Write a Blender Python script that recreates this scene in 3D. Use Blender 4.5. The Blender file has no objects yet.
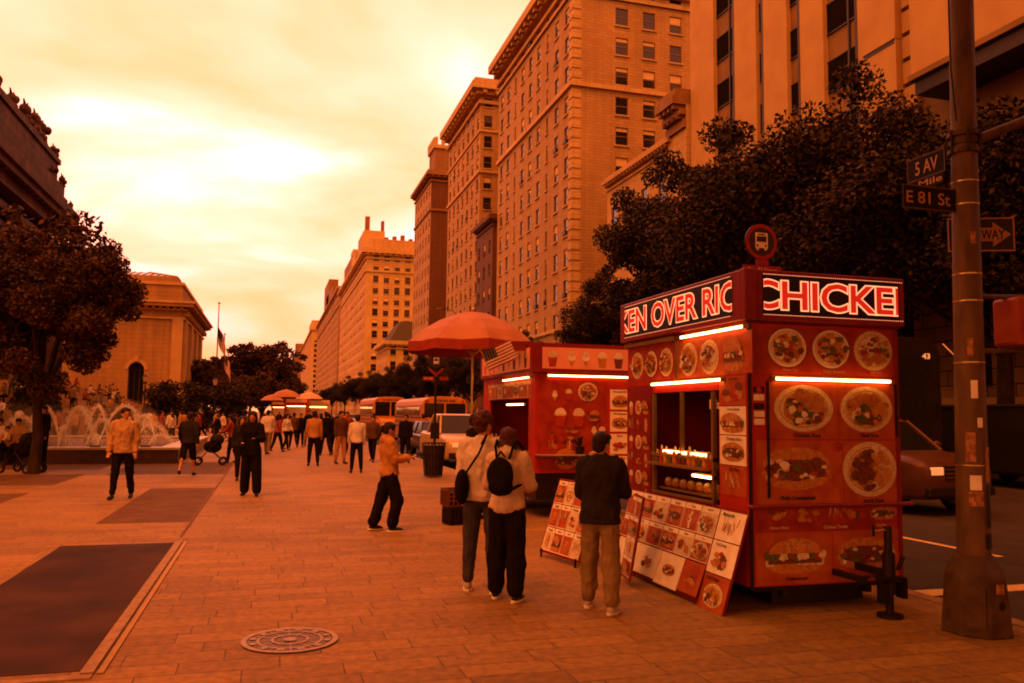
import bpy, bmesh, math, random
import numpy as np
from mathutils import Vector as V, Matrix as M, Euler, noise
R = math.radians
random.seed(7)
S = bpy.context.scene
COL = S.collection
# ------------------------------------------------------------ camera
FPX = 830.0
CAMH = 1.72
YAW, PITCH, ROLL = R(16.1), R(5.03), R(0.7)
cam = bpy.data.cameras.new('camera')
cam.sensor_width = 36; cam.lens = 36*FPX/1024; cam.clip_end = 6000; cam.clip_start = .1
camo = bpy.data.objects.new('camera', cam); COL.objects.link(camo)
CM = M.Rotation(-YAW, 4, 'Z') @ M.Rotation(R(90)+PITCH, 4, 'X') @ M.Rotation(ROLL, 4, 'Z')
camo.matrix_world = M.Translation((0, 0, CAMH)) @ CM
S.camera = camo
C0 = V((0, 0, CAMH)); C3 = CM.to_3x3()
def ray(x, y): return C3 @ V(((x-512)/FPX, -(y-341.5)/FPX, -1))
def G(x, y, z=0):            # where the sight line through a photo point meets the height z
    d = ray(x, y); return C0 + d*((z-CAMH)/d.z)
def onX(x, y, X): d = ray(x, y); return C0 + d*(X/d.x)
def onY(x, y, Y): d = ray(x, y); return C0 + d*(Y/d.y)
def colAt(x, Y):             # x position of the picture column x at distance Y along the street
    return onY(x, 412, Y).x

# ------------------------------------------------------------ materials
MATS = {}
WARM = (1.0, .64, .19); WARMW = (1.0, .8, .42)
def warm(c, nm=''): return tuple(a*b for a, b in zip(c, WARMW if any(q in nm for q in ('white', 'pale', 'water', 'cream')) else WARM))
def pm(name, c, c2=None, sc=5, rough=.7, metal=0, bump=0, bsc=40, emit=None, es=1, lo=.35, hi=.65, spec=.25, island=False, detail=4, stretch=None):
    if name in MATS: return MATS[name]
    m = bpy.data.materials.new(name); m.use_nodes = True; n = m.node_tree.nodes; l = m.node_tree.links
    b = n['Principled BSDF']; b.inputs['Roughness'].default_value = rough; b.inputs['Metallic'].default_value = metal
    b.inputs['Specular IOR Level'].default_value = spec; b.inputs['Specular Tint'].default_value = (1, .5, .2, 1)
    if c2 is None: c2 = tuple(v*.78 for v in c)
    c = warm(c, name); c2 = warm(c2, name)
    tc = n.new('ShaderNodeTexCoord'); nt = n.new('ShaderNodeTexNoise'); nt.inputs['Scale'].default_value = sc; nt.inputs['Detail'].default_value = detail
    src = tc.outputs['Object']
    if stretch:
        mp = n.new('ShaderNodeMapping'); mp.inputs['Scale'].default_value = stretch; l.new(src, mp.inputs[0]); src = mp.outputs[0]
    l.new(src, nt.inputs['Vector'])
    r = n.new('ShaderNodeValToRGB'); r.color_ramp.elements[0].position = lo; r.color_ramp.elements[1].position = hi
    r.color_ramp.elements[0].color = (*c2, 1); r.color_ramp.elements[1].color = (*c, 1)
    if island:
        g = n.new('ShaderNodeNewGeometry'); mx = n.new('ShaderNodeMath'); mx.operation = 'ADD'; m2 = n.new('ShaderNodeMath'); m2.operation = 'MULTIPLY'; m2.inputs[1].default_value = .5
        l.new(nt.outputs['Fac'], mx.inputs[0]); l.new(g.outputs['Random Per Island'], mx.inputs[1]); l.new(mx.outputs[0], m2.inputs[0]); l.new(m2.outputs[0], r.inputs[0])
    else: l.new(nt.outputs['Fac'], r.inputs[0])
    l.new(r.outputs[0], b.inputs['Base Color'])
    if bump:
        nb = n.new('ShaderNodeTexNoise'); nb.inputs['Scale'].default_value = bsc; nb.inputs['Detail'].default_value = 3; l.new(tc.outputs['Object'], nb.inputs['Vector'])
        bp = n.new('ShaderNodeBump'); bp.inputs['Strength'].default_value = bump; bp.inputs['Distance'].default_value = .02
        l.new(nb.outputs['Fac'], bp.inputs['Height']); l.new(bp.outputs[0], b.inputs['Normal'])
    if emit:
        b.inputs['Emission Color'].default_value = (*emit, 1); b.inputs['Emission Strength'].default_value = es
    MATS[name] = m; return m
def brickmat(name, c, c2, mortar, bw, bh, ms=.012, rough=.8, sc=1, vert=False, bump=.3, big=.25, bigsc=.15, offset=.5, bias=0, freq=2):
    if name in MATS: return MATS[name]
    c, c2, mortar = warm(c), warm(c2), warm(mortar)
    m = bpy.data.materials.new(name); m.use_nodes = True; n = m.node_tree.nodes; l = m.node_tree.links
    b = n['Principled BSDF']; b.inputs['Roughness'].default_value = rough; b.inputs['Specular IOR Level'].default_value = .2; b.inputs['Specular Tint'].default_value = (1, .5, .2, 1)
    tc = n.new('ShaderNodeTexCoord'); br = n.new('ShaderNodeTexBrick')
    if vert:                                   # coursing on upright walls: (x+y, z)
        sx = n.new('ShaderNodeSeparateXYZ'); l.new(tc.outputs['Object'], sx.inputs[0])
        ad = n.new('ShaderNodeMath'); ad.operation = 'ADD'; l.new(sx.outputs[0], ad.inputs[0]); l.new(sx.outputs[1], ad.inputs[1])
        cb = n.new('ShaderNodeCombineXYZ'); l.new(ad.outputs[0], cb.inputs[0]); l.new(sx.outputs[2], cb.inputs[1]); l.new(cb.outputs[0], br.inputs['Vector'])
    elif offset == 0:                          # every row of pavers slid by its own amount
        sx = n.new('ShaderNodeSeparateXYZ'); l.new(tc.outputs['Object'], sx.inputs[0])
        d1 = n.new('ShaderNodeMath'); d1.operation = 'DIVIDE'; d1.inputs[1].default_value = bh; l.new(sx.outputs[1], d1.inputs[0])
        fl = n.new('ShaderNodeMath'); fl.operation = 'FLOOR'; l.new(d1.outputs[0], fl.inputs[0])
        wn = n.new('ShaderNodeTexWhiteNoise'); wn.noise_dimensions = '1D'; l.new(fl.outputs[0], wn.inputs['W'])
        ad = n.new('ShaderNodeMath'); ad.operation = 'MULTIPLY_ADD'; ad.inputs[1].default_value = bw*3.3; l.new(wn.outputs['Value'], ad.inputs[0]); l.new(sx.outputs[0], ad.inputs[2])
        cb = n.new('ShaderNodeCombineXYZ'); l.new(ad.outputs[0], cb.inputs[0]); l.new(sx.outputs[1], cb.inputs[1]); l.new(cb.outputs[0], br.inputs['Vector'])
    else: l.new(tc.outputs['Object'], br.inputs['Vector'])
    br.inputs['Scale'].default_value = sc; br.inputs['Brick Width'].default_value = bw; br.inputs['Row Height'].default_value = bh
    br.inputs['Mortar Size'].default_value = ms; br.inputs['Mortar Smooth'].default_value = .3; br.inputs['Bias'].default_value = bias
    br.offset = offset; br.offset_frequency = freq
    br.inputs['Color1'].default_value = (*c, 1); br.inputs['Color2'].default_value = (*c2, 1); br.inputs['Mortar'].default_value = (*mortar, 1)
    nt = n.new('ShaderNodeTexNoise'); nt.inputs['Scale'].default_value = bigsc; nt.inputs['Detail'].default_value = 6; l.new(tc.outputs['Object'], nt.inputs['Vector'])
    n2 = n.new('ShaderNodeTexNoise'); n2.inputs['Scale'].default_value = 14 if not vert else 1.3; n2.inputs['Detail'].default_value = 5
    if vert:                                   # rain streaks run down the walls
        mp = n.new('ShaderNodeMapping'); mp.inputs['Scale'].default_value = (1, 1, .07); l.new(tc.outputs['Object'], mp.inputs[0]); l.new(mp.outputs[0], n2.inputs['Vector'])
    else: l.new(tc.outputs['Object'], n2.inputs['Vector'])
    a2 = n.new('ShaderNodeMath'); a2.operation = 'ADD'; l.new(nt.outputs['Fac'], a2.inputs[0]); l.new(n2.outputs['Fac'], a2.inputs[1])
    mr = n.new('ShaderNodeMapRange'); mr.inputs['From Min'].default_value = .75; mr.inputs['From Max'].default_value = 1.25
    mr.inputs['To Min'].default_value = 1-big; mr.inputs['To Max'].default_value = 1+big; l.new(a2.outputs[0], mr.inputs[0])
    vm = n.new('ShaderNodeVectorMath'); vm.operation = 'SCALE'; l.new(br.outputs['Color'], vm.inputs[0]); l.new(mr.outputs[0], vm.inputs['Scale'])
    last = vm
    if offset == 0:                            # blackened chewing gum and spilt drinks
        for (sc_, a, b_, dk) in ((5.5, .05, .075, .5), (.55, .0, .16, .72)):
            vo = n.new('ShaderNodeTexVoronoi'); vo.inputs['Scale'].default_value = sc_; vo.inputs['Randomness'].default_value = 1; l.new(tc.outputs['Object'], vo.inputs['Vector'])
            nn_ = n.new('ShaderNodeTexNoise'); nn_.inputs['Scale'].default_value = sc_*3; l.new(tc.outputs['Object'], nn_.inputs['Vector'])
            am = n.new('ShaderNodeMath'); am.operation = 'MULTIPLY_ADD'; am.inputs[1].default_value = .22 if sc_ < 1 else .02; l.new(nn_.outputs['Fac'], am.inputs[0]); l.new(vo.outputs['Distance'], am.inputs[2])
            q = n.new('ShaderNodeMapRange'); q.inputs['From Min'].default_value = a+(.11 if sc_ < 1 else .01); q.inputs['From Max'].default_value = b_+(.11 if sc_ < 1 else .01); q.inputs['To Min'].default_value = dk; l.new(am.outputs[0], q.inputs[0])
            v2 = n.new('ShaderNodeVectorMath'); v2.operation = 'SCALE'; l.new(last.outputs[0], v2.inputs[0]); l.new(q.outputs[0], v2.inputs['Scale']); last = v2
    l.new(last.outputs[0], b.inputs['Base Color'])
    bp = n.new('ShaderNodeBump'); bp.inputs['Strength'].default_value = bump; bp.inputs['Distance'].default_value = .01; bp.invert = True
    l.new(br.outputs['Fac'], bp.inputs['Height']); l.new(bp.outputs[0], b.inputs['Normal'])
    MATS[name] = m; return m

BLACK = pm('black paint', (.012, .011, .010), rough=.45)
DARKMETAL = pm('dark metal', (.03, .028, .025), rough=.4, metal=.6)
STEEL = pm('steel', (.45, .42, .3), rough=.35, metal=.8)
ALU = pm('brushed metal', (.3, .27, .17), rough=.4, metal=.7)
RUBBER = pm('rubber', (.012, .012, .012), rough=.85)
GLASS = pm('window glass', (.015, .014, .012), rough=.08, spec=.45)
GLASST = pm('dark ribbon glass', (.012, .01, .008), rough=.65, spec=.0)
GLASSD = pm('dark car glass', (.01, .01, .01), rough=.1, spec=.25)
WHITE = pm('white paint', (.75, .7, .5), rough=.5)
RED = pm('red enamel', (.42, .03, .015), (.3, .022, .01), sc=3, rough=.38)
REDD = pm('dark red enamel', (.2, .015, .01), rough=.4)
ORANGEP = pm('orange print', (.5, .16, .04), rough=.5)
PAPER = pm('white paper', (.8, .7, .45), (.7, .58, .34), sc=9, rough=.6)
CREAM = pm('cream print', (.66, .52, .26), (.5, .36, .16), sc=30, rough=.55)
TAN = pm('toasted bread print', (.5, .26, .08), (.34, .14, .04), sc=22, rough=.55)
MEAT = pm('browned meat print', (.2, .07, .02), (.08, .025, .01), sc=60, rough=.5)
RICE = pm('yellow rice print', (.55, .32, .06), (.38, .19, .03), sc=90, rough=.6)
GREENF = pm('lettuce print', (.14, .17, .03), (.05, .07, .012), sc=60, rough=.5)
TOM = pm('tomato print', (.4, .06, .02), (.25, .03, .01), sc=30, rough=.4)
SAUCE = pm('white sauce print', (.75, .62, .4), rough=.4)
PRINTBG = pm('printed red background', (.34, .05, .02), (.22, .022, .01), sc=6, rough=.4)
PRINTOR = pm('printed orange background', (.42, .12, .035), (.3, .06, .02), sc=6, rough=.42)
TUBE = pm('lit tube', (.8, .8, .6), emit=(1, .42, .16), es=15)
LEDW = pm('lit outline', (.8, .7, .5), emit=(1, .34, .16), es=1.5)
LEDR = pm('lit red lettering', (.3, .01, .005), emit=(.75, .018, .006), es=.75)
SKIN = pm('skin', (.42, .24, .12), (.36, .19, .09), sc=8, rough=.55)
SKIN2 = pm('brown skin', (.2, .1, .05), sc=8, rough=.5)
HAIR = pm('dark hair', (.012, .009, .007), (.03, .02, .012), sc=60, rough=.6, bump=.6, bsc=120, spec=.12)
HAIRB = pm('brown hair', (.09, .035, .015), (.03, .012, .006), sc=60, rough=.6, bump=.6, bsc=120, spec=.12)
HAIRG = pm('grey hair', (.3, .27, .2), sc=60, rough=.6)

# ------------------------------------------------------------ mesh helper
TMP = bpy.data.scenes.new('tmp')
def evalmesh(ob):
    TMP.collection.objects.link(ob); vl = TMP.view_layers[0]; vl.update()
    me = bpy.data.meshes.new_from_object(ob.evaluated_get(vl.depsgraph)); TMP.collection.objects.unlink(ob)
    return me
TXT = {}
def textgeo(s, bold=.0):
    k = (s, bold)
    if k in TXT: return TXT[k]
    cu = bpy.data.curves.new('t', 'FONT'); cu.body = s; cu.size = 1; cu.offset = bold; cu.resolution_u = 3; cu.fill_mode = 'FRONT'
    ob = bpy.data.objects.new('t', cu); me = evalmesh(ob)
    vs = [tuple(v.co) for v in me.vertices]; fs = [tuple(p.vertices) for p in me.polygons]
    bpy.data.objects.remove(ob); bpy.data.curves.remove(cu); bpy.data.meshes.remove(me)
    TXT[k] = (vs, fs); return TXT[k]

class MB:
    def __init__(s, T=None): s.bm = bmesh.new(); s.mats = []; s.T = T or M.Identity(4)
    def mi(s, m):
        if m not in s.mats: s.mats.append(m)
        return s.mats.index(m)
    def add(s, vs, fs, m, smooth=False):
        T = s.T; bv = [s.bm.verts.new(T @ V(v)) for v in vs]; i = s.mi(m); out = []
        for f in fs:
            try: q = s.bm.faces.new([bv[k] for k in f])
            except ValueError: continue
            q.material_index = i; q.smooth = smooth; out.append(q)
        return bv
    def bx(s, x0, x1, y0, y1, z0, z1, m):
        s.add([(x0,y0,z0),(x1,y0,z0),(x1,y1,z0),(x0,y1,z0),(x0,y0,z1),(x1,y0,z1),(x1,y1,z1),(x0,y1,z1)],
              [(0,3,2,1),(4,5,6,7),(0,1,5,4),(1,2,6,5),(2,3,7,6),(3,0,4,7)], m)
    def frus(s, b, t, m):      # two 4-point rings
        s.add(list(b)+list(t), [(3,2,1,0),(4,5,6,7),(0,1,5,4),(1,2,6,5),(2,3,7,6),(3,0,4,7)], m)
    def loft(s, rings, m, smooth=False, caps=True):
        n = len(rings[0]); vs = [p for r in rings for p in r]; fs = []
        for i in range(len(rings)-1):
            for j in range(n): fs.append((i*n+j, i*n+(j+1) % n, (i+1)*n+(j+1) % n, (i+1)*n+j))
        if caps: fs.append(tuple(range(n))[::-1]); fs.append(tuple((len(rings)-1)*n+j for j in range(n)))
        s.add(vs, fs, m, smooth)
    def cyl(s, p0, p1, r0, r1=None, m=None, seg=10, caps=True, smooth=True):
        if r1 is None: r1 = r0
        p0 = V(p0); p1 = V(p1); d = (p1-p0)
        if d.length < 1e-6: return
        d.normalize(); a = d.orthogonal().normalized(); b = d.cross(a)
        rings = [[tuple(p+a*math.cos(2*math.pi*k/seg)*r+b*math.sin(2*math.pi*k/seg)*r) for k in range(seg)] for p, r in ((p0, r0), (p1, r1))]
        n = seg; vs = rings[0]+rings[1]; s.add(vs, [(j, (j+1) % n, n+(j+1) % n, n+j) for j in range(n)], m, smooth)
        if caps: s.add(rings[0], [tuple(range(n))[::-1]], m); s.add(rings[1], [tuple(range(n))], m)
    def tube(s, pts, r, m, seg=6):
        pts = [V(p) for p in pts]
        for i in range(len(pts)-1):
            r0 = r[i] if isinstance(r, (list, tuple)) else r; r1 = r[i+1] if isinstance(r, (list, tuple)) else r
            s.cyl(pts[i], pts[i+1], r0, r1, m, seg)
    def sph(s, c, r, m, rot=None, u=12, v=8):
        if not isinstance(r, (tuple, list)): r = (r, r, r)
        Q = (rot if rot is not None else M.Identity(3)); c = V(c); vs = []; fs = []
        for i in range(v+1):
            t = math.pi*i/v
            for j in range(u):
                a = 2*math.pi*j/u
                vs.append(tuple(c + Q @ V((r[0]*math.sin(t)*math.cos(a), r[1]*math.sin(t)*math.sin(a), r[2]*math.cos(t)))))
        for i in range(v):
            for j in range(u):
                f = [i*u+j, (i+1)*u+j, (i+1)*u+(j+1) % u, i*u+(j+1) % u]
                if i == 0: f = [f[0], f[1], f[2]]
                elif i == v-1: f = [f[0], f[1], f[3]]
                fs.append(f)
        # weld poles
        s.add(vs, fs, m, True)
    def prism(s, pts, vec, m):
        n = len(pts); vec = V(vec); vs = list(pts)+[tuple(V(p)+vec) for p in pts]
        s.add(vs, [tuple(range(n)), tuple(range(n, 2*n))[::-1]]+[(j, n+j, n+(j+1) % n, (j+1) % n) for j in range(n)], m)
    def disc(s, cx, cz, rx, rz, y, m, n=28, wob=0, seed=0, a0=0, a1=360):
        rr = random.Random(seed); k = [1+rr.uniform(-wob, wob) for _ in range(n)]
        pts = []
        for j in range(n):
            a = R(a0)+(R(a1-a0))*j/(n if a1-a0 >= 360 else n-1)
            pts.append((cx+rx*k[j]*math.cos(a), y, cz+rz*k[j]*math.sin(a)))
        s.add(pts, [tuple(range(n))], m)
    def ring(s, cx, cz, rx, rz, t, y, m, n=32):
        vs = []
        for j in range(n):
            a = 2*math.pi*j/n; vs += [(cx+rx*math.cos(a), y, cz+rz*math.sin(a)), (cx+(rx-t)*math.cos(a), y, cz+(rz-t)*math.sin(a))]
        s.add(vs, [(2*j, 2*((j+1) % n), 2*((j+1) % n)+1, 2*j+1) for j in range(n)], m)
    def quad(s, x0, x1, z0, z1, y, m): s.add([(x0,y,z0),(x1,y,z0),(x1,y,z1),(x0,y,z1)], [(0,1,2,3)], m)
    def text(s, t, x0, x1, z0, z1, y, m, bold=0, clip=None, keep=False, box=None):
        vs, fs = textgeo(t, bold)
        if box is None: bvs = vs
        else: bvs = textgeo(t, box)[0]
        ax = min(v[0] for v in bvs); bxx = max(v[0] for v in bvs); az = min(v[1] for v in bvs); bz = max(v[1] for v in bvs)
        sx = (x1-x0)/(bxx-ax); sz = (z1-z0)/(bz-az)
        if keep: sx = sz = min(sx, sz); x0 = (x0+x1)/2-sx*(bxx-ax)/2
        P = [(x0+(v[0]-ax)*sx, y, z0+(v[1]-az)*sz) for v in vs]
        if clip:
            b = bmesh.new(); bv = [b.verts.new(p) for p in P]
            for f in fs:
                try: b.faces.new([bv[k] for k in f])
                except ValueError: pass
            for cx, nx in ((clip[0], -1), (clip[1], 1)):
                bmesh.ops.bisect_plane(b, geom=b.verts[:]+b.edges[:]+b.faces[:], plane_co=(cx, y, 0), plane_no=(nx, 0, 0), clear_outer=True)
            b.verts.index_update(); P = [tuple(v.co) for v in b.verts]; fs = [tuple(v.index for v in f.verts) for f in b.faces]; b.free()
        s.add(P, fs, m)
    def build(s, name, parent=None, bevel=0, shade=None, seg=1, recalc=False):
        if recalc: bmesh.ops.recalc_face_normals(s.bm, faces=s.bm.faces)
        me = bpy.data.meshes.new(name); s.bm.to_mesh(me); s.bm.free()
        for m in s.mats: me.materials.append(m)
        o = bpy.data.objects.new(name, me); COL.objects.link(o)
        if parent: o.parent = parent
        if shade: me.shade_smooth()
        if bevel:
            bv = o.modifiers.new('bevel', 'BEVEL'); bv.width = bevel; bv.segments = seg; bv.limit_method = 'ANGLE'; bv.angle_limit = R(40)
        return o
def tag(o, label=None, cat=None, group=None, kind=None):
    if label: o['label'] = label
    if cat: o['category'] = cat
    if group: o['group'] = group
    if kind: o['kind'] = kind
    return o
def thing(name, label, cat, loc=(0, 0, 0), rz=0, group=None):
    o = bpy.data.objects.new(name, None); COL.objects.link(o); o.location = loc; o.rotation_euler = (0, 0, rz); o.empty_display_size = .2
    return tag(o, label, cat, group)
def kids(o): return [c for c in COL.objects if c.parent == o]
def dup(o, loc=None, rz=None, label=None, group=None, parent=None, scale=None):
    c = o.copy(); COL.objects.link(c)
    if parent: c.parent = parent
    for ch in kids(o): dup(ch, parent=c)
    if loc is not None: c.location = loc
    if rz is not None: c.rotation_euler = (0, 0, rz)
    if scale: c.scale = (scale,)*3 if not isinstance(scale, tuple) else scale
    if label: c['label'] = label
    if group: c['group'] = group
    return c
def recolor(o, old, new):
    for ob in [o]+kids(o):
        for sl in getattr(ob, 'material_slots', []):
            if sl.material and sl.material.name in old:
                sl.link = 'OBJECT'; sl.material = new[old.index(sl.material.name)] if isinstance(new, list) else new
SIDE = lambda x, y: M.Translation((x, y, 0)) @ M.Rotation(R(-90), 4, 'Z')   # a face looking towards -x, reading towards the viewer

# ------------------------------------------------------------ sky and light
w = bpy.data.worlds.new('World'); S.world = w; w.use_nodes = True
n = w.node_tree.nodes; l = w.node_tree.links; bg = n['Background']
SUNEL, SUNAZ = R(60), R(222)    # azimuth measured clockwise from +Y
sk = n.new('ShaderNodeTexSky'); sk.sky_type = 'NISHITA'; sk.sun_disc = False; sk.sun_elevation = SUNEL; sk.sun_rotation = SUNAZ; sk.air_density = 1.5; sk.dust_density = 5
bw = n.new('ShaderNodeRGBToBW'); l.new(sk.outputs[0], bw.inputs[0])
mr = n.new('ShaderNodeMapRange'); mr.inputs['From Max'].default_value = 14; mr.inputs['To Min'].default_value = .86; mr.inputs['To Max'].default_value = 1.12; l.new(bw.outputs[0], mr.inputs[0])
tc = n.new('ShaderNodeTexCoord'); sp = n.new('ShaderNodeSeparateXYZ'); l.new(tc.outputs['Generated'], sp.inputs[0])
# clouds on a layer overhead: direction divided by its height
mz = n.new('ShaderNodeMath'); mz.operation = 'ADD'; mz.inputs[1].default_value = .16; l.new(sp.outputs[2], mz.inputs[0])
mxm = n.new('ShaderNodeMath'); mxm.operation = 'MAXIMUM'; mxm.inputs[1].default_value = .05; l.new(mz.outputs[0], mxm.inputs[0])
dv = n.new('ShaderNodeVectorMath'); dv.operation = 'DIVIDE'; cb = n.new('ShaderNodeCombineXYZ')
for i in range(3): l.new(mxm.outputs[0], cb.inputs[i])
l.new(tc.outputs['Generated'], dv.inputs[0]); l.new(cb.outputs[0], dv.inputs[1])
mp = n.new('ShaderNodeMapping'); mp.inputs['Location'].default_value = (0.4, .2, 0); mp.inputs['Scale'].default_value = (1, 1, .15); l.new(dv.outputs[0], mp.inputs[0])
nz = n.new('ShaderNodeTexNoise'); nz.inputs['Scale'].default_value = 1.15; nz.inputs['Detail'].default_value = 5; nz.inputs['Roughness'].default_value = .48; nz.inputs['Distortion'].default_value = .3; l.new(mp.outputs[0], nz.inputs['Vector'])
cr = n.new('ShaderNodeValToRGB'); e = cr.color_ramp.elements
e[0].position = .38; e[0].color = (.33, .104, .05, 1); e[1].position = .6; e[1].color = (.40, .18, .17, 1)
x = e.new(.5); x.color = (.37, .135, .09, 1)
l.new(nz.outputs['Fac'], cr.inputs[0])
hz = n.new('ShaderNodeMapRange'); hz.inputs['From Min'].default_value = -.02; hz.inputs['From Max'].default_value = .2; l.new(sp.outputs[2], hz.inputs[0]); hz.inputs['To Min'].default_value = 0; hz.inputs['To Max'].default_value = 1
mixh = n.new('ShaderNodeMix'); mixh.data_type = 'RGBA'; mixh.inputs[6].default_value = (.29, .078, .024, 1); l.new(hz.outputs[0], mixh.inputs[0]); l.new(cr.outputs[0], mixh.inputs[7])
sc_ = n.new('ShaderNodeVectorMath'); sc_.operation = 'SCALE'; l.new(mixh.outputs[2], sc_.inputs[0]); l.new(mr.outputs[0], sc_.inputs['Scale'])
s10 = n.new('ShaderNodeVectorMath'); s10.operation = 'SCALE'; s10.inputs['Scale'].default_value = 80; l.new(sc_.outputs[0], s10.inputs[0])
l.new(s10.outputs[0], bg.inputs['Color']); bg.inputs['Strength'].default_value = .1
su = bpy.data.lights.new('sun', 'SUN'); su.energy = 2.1; su.angle = R(14); su.color = (1, .24, .06)
so = bpy.data.objects.new('sun', su); COL.objects.link(so)
d = V((math.sin(SUNAZ)*math.cos(SUNEL), math.cos(SUNAZ)*math.cos(SUNEL), math.sin(SUNEL)))
so.rotation_euler = d.to_track_quat('Z', 'Y').to_euler(); so.location = (0, 0, 60)
S.view_settings.view_transform = 'Standard'; S.view_settings.look = 'None'; S.view_settings.gamma = 1; S.view_settings.exposure = 0
S.render.engine = 'CYCLES'; S.render.resolution_x = 1024; S.render.resolution_y = 683
S.cycles.filter_width = 1.9; S.cycles.sample_clamp_indirect = 10

# ------------------------------------------------------------ ground
PAVE = brickmat('concrete pavers', (.27, .176, .052), (.195, .125, .038), (.10, .064, .024), .66, .26, ms=.006, rough=.75, bump=.5, big=.3, bigsc=.35, offset=0)
GRAN = pm('dark granite paving', (.06, .031, .013), (.028, .014, .006), sc=1.3, rough=.8, spec=.1, bump=.3, bsc=80)
GRAN2 = pm('worn dark paving', (.13, .076, .03), (.09, .052, .02), sc=2.5, rough=.8, spec=.1, bump=.3, bsc=80)
ASPH = pm('asphalt', (.04, .033, .02), (.024, .02, .013), sc=3, rough=.85, bump=.6, bsc=120)
STONE = pm('kerb granite', (.3, .22, .1), (.2, .14, .06), sc=12, rough=.7)
MARK = pm('road paint', (.62, .5, .3), (.45, .34, .18), sc=14, rough=.7)
g = MB(); g.add([(-900, -300, -.5), (900, -300, -.5), (900, 4000, -.5), (-900, 4000, -.5)], [(0,1,2,3)], pm('far ground', (.07, .05, .02), rough=.9)); tag(g.build('ground'), kind='structure')
KX = 6.1; KX2 = 5.35
g = MB(); side = [(-70, -25), (KX, -25), (KX, 18), (KX2, 22), (KX2, 1500), (-70, 1500)]
g.prism([(x, y, -.4) for x, y in side], (0, 0, .4), PAVE); tag(g.build('sidewalk', recalc=True), kind='structure')
g = MB()
g.prism([(KX+.003, -25, -.3), (KX+.18, -25, -.3), (KX+.18, 18.05, -.3), (KX+.003, 18, -.3)], (0, 0, .306), STONE)
g.prism([(KX+.003, 18, -.3), (KX+.18, 18.05, -.3), (KX2+.18, 22.05, -.3), (KX2+.003, 22, -.3)], (0, 0, .306), STONE)
g.prism([(KX2+.003, 22, -.3), (KX2+.18, 22.05, -.3), (KX2+.18, 600, -.3), (KX2+.003, 600, -.3)], (0, 0, .306), STONE)
tag(g.build('kerb', recalc=True), kind='structure')
g = MB(); g.bx(5, 23, -40, 1500, -.45, -.13, ASPH); tag(g.build('road'), kind='structure')
g = MB(); g.bx(22.5, 27.5, -40, 1500, -.4, .01, brickmat('far pavers', (.2, .15, .065), (.16, .12, .05), (.06, .045, .02), 1.5, 1.5)); g.bx(22.32, 22.497, -40, 1500, -.4, .015, STONE); tag(g.build('pavement'), kind='structure')
g = MB()
g.bx(6.45, 22, 7.35, 7.62, -.128, -.126, MARK)
g.bx(6.45, 22, 4.0, 4.27, -.128, -.126, MARK)
for X in (9.55, 15.5):
    for k in range(40): g.bx(X, X+.13, 9.2+k*9, 12.6+k*9, -.128, -.126, MARK)
tag(g.build('road_marking'), kind='structure')
# dark panels let into the paving
def panel(name, pts, m, h=.004):
    g = MB(); g.prism([(p.x, p.y, .0005) for p in pts], (0, 0, h), m); return tag(g.build(name, recalc=True), kind='structure')
a = G(170, 543); b = G(88, 671); c_ = G(62, 543)
xr = (a.x+b.x)/2
W1 = a.x-c_.x
panel('paving_panel', [V((xr, b.y, 0)), V((xr, a.y, 0)), V((xr-W1, a.y, 0)), V((xr-W1, b.y, 0))], GRAN)
g = MB(); g.bx(xr+.02, xr+.10, b.y-.1, a.y+.05, 0, .02, STONE); g.bx(xr+.12, xr+.16, b.y-.1, a.y+.05, 0, .012, ALU)
g.bx(xr-W1-.1, xr+.1, b.y-.2, b.y-.12, 0, .012, STONE); tag(g.build('drain_channel'), kind='structure')
a = G(205, 488); b = G(183, 522)
panel('paving_panel', [V((xr, b.y, 0)), V((xr, a.y, 0)), V((xr-W1, a.y, 0)), V((xr-W1, b.y, 0))], GRAN2)
a = G(214, 462); b = G(209, 474)
panel('paving_panel', [V((xr, b.y, 0)), V((xr, a.y, 0)), V((xr-3, a.y, 0)), V((xr-3, b.y, 0))], GRAN2)
for k in range(3):
    y0 = G(30, 512).y+k*5.4
    panel('paving_panel', [V((xr-W1-2.2, y0, 0)), V((xr-W1-2.2, y0+3.4, 0)), V((xr-W1-8, y0+3.4, 0)), V((xr-W1-8, y0, 0))], GRAN2)
g = MB(); g.bx(xr+.01, xr+.05, G(0, 543).y+.1, 60, 0, .003, GRAN2); tag(g.build('paving_joint'), kind='structure')
# worn patch of asphalt round the corner, to the right
g = MB(); c = G(290, 641); IRON = pm('cast iron', (.12, .09, .045), (.07, .05, .025), sc=20, rough=.5, metal=.3)
LIT = pm('worn iron rim', (.32, .25, .12), (.22, .16, .07), sc=30, rough=.5)
def flat(m, r0, r1, a0, a1, z, mat, n=6):
    vs = []
    for k in range(n+1):
        a = a0+(a1-a0)*k/n; vs += [(r0*math.cos(a), r0*math.sin(a), z), (r1*math.cos(a), r1*math.sin(a), z)]
    m.add(vs, [(2*k, 2*k+1, 2*k+3, 2*k+2) for k in range(n)], mat)
mh = thing('manhole_cover', 'round cast iron manhole cover with star pattern in the pavement', 'manhole cover', (c.x, c.y, 0))
rp = MB()
for k in range(24): flat(rp, .315, .355, R(k*15), R(k*15+15), .014, LIT, 3); flat(rp, .315, .315, 0, 0, 0, LIT, 1)
rp.build('rim', mh)
cp = MB(); cp.prism([(.315*math.cos(R(a)), .315*math.sin(R(a)), .001) for a in range(0, 360, 10)], (0, 0, .007), IRON)
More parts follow.
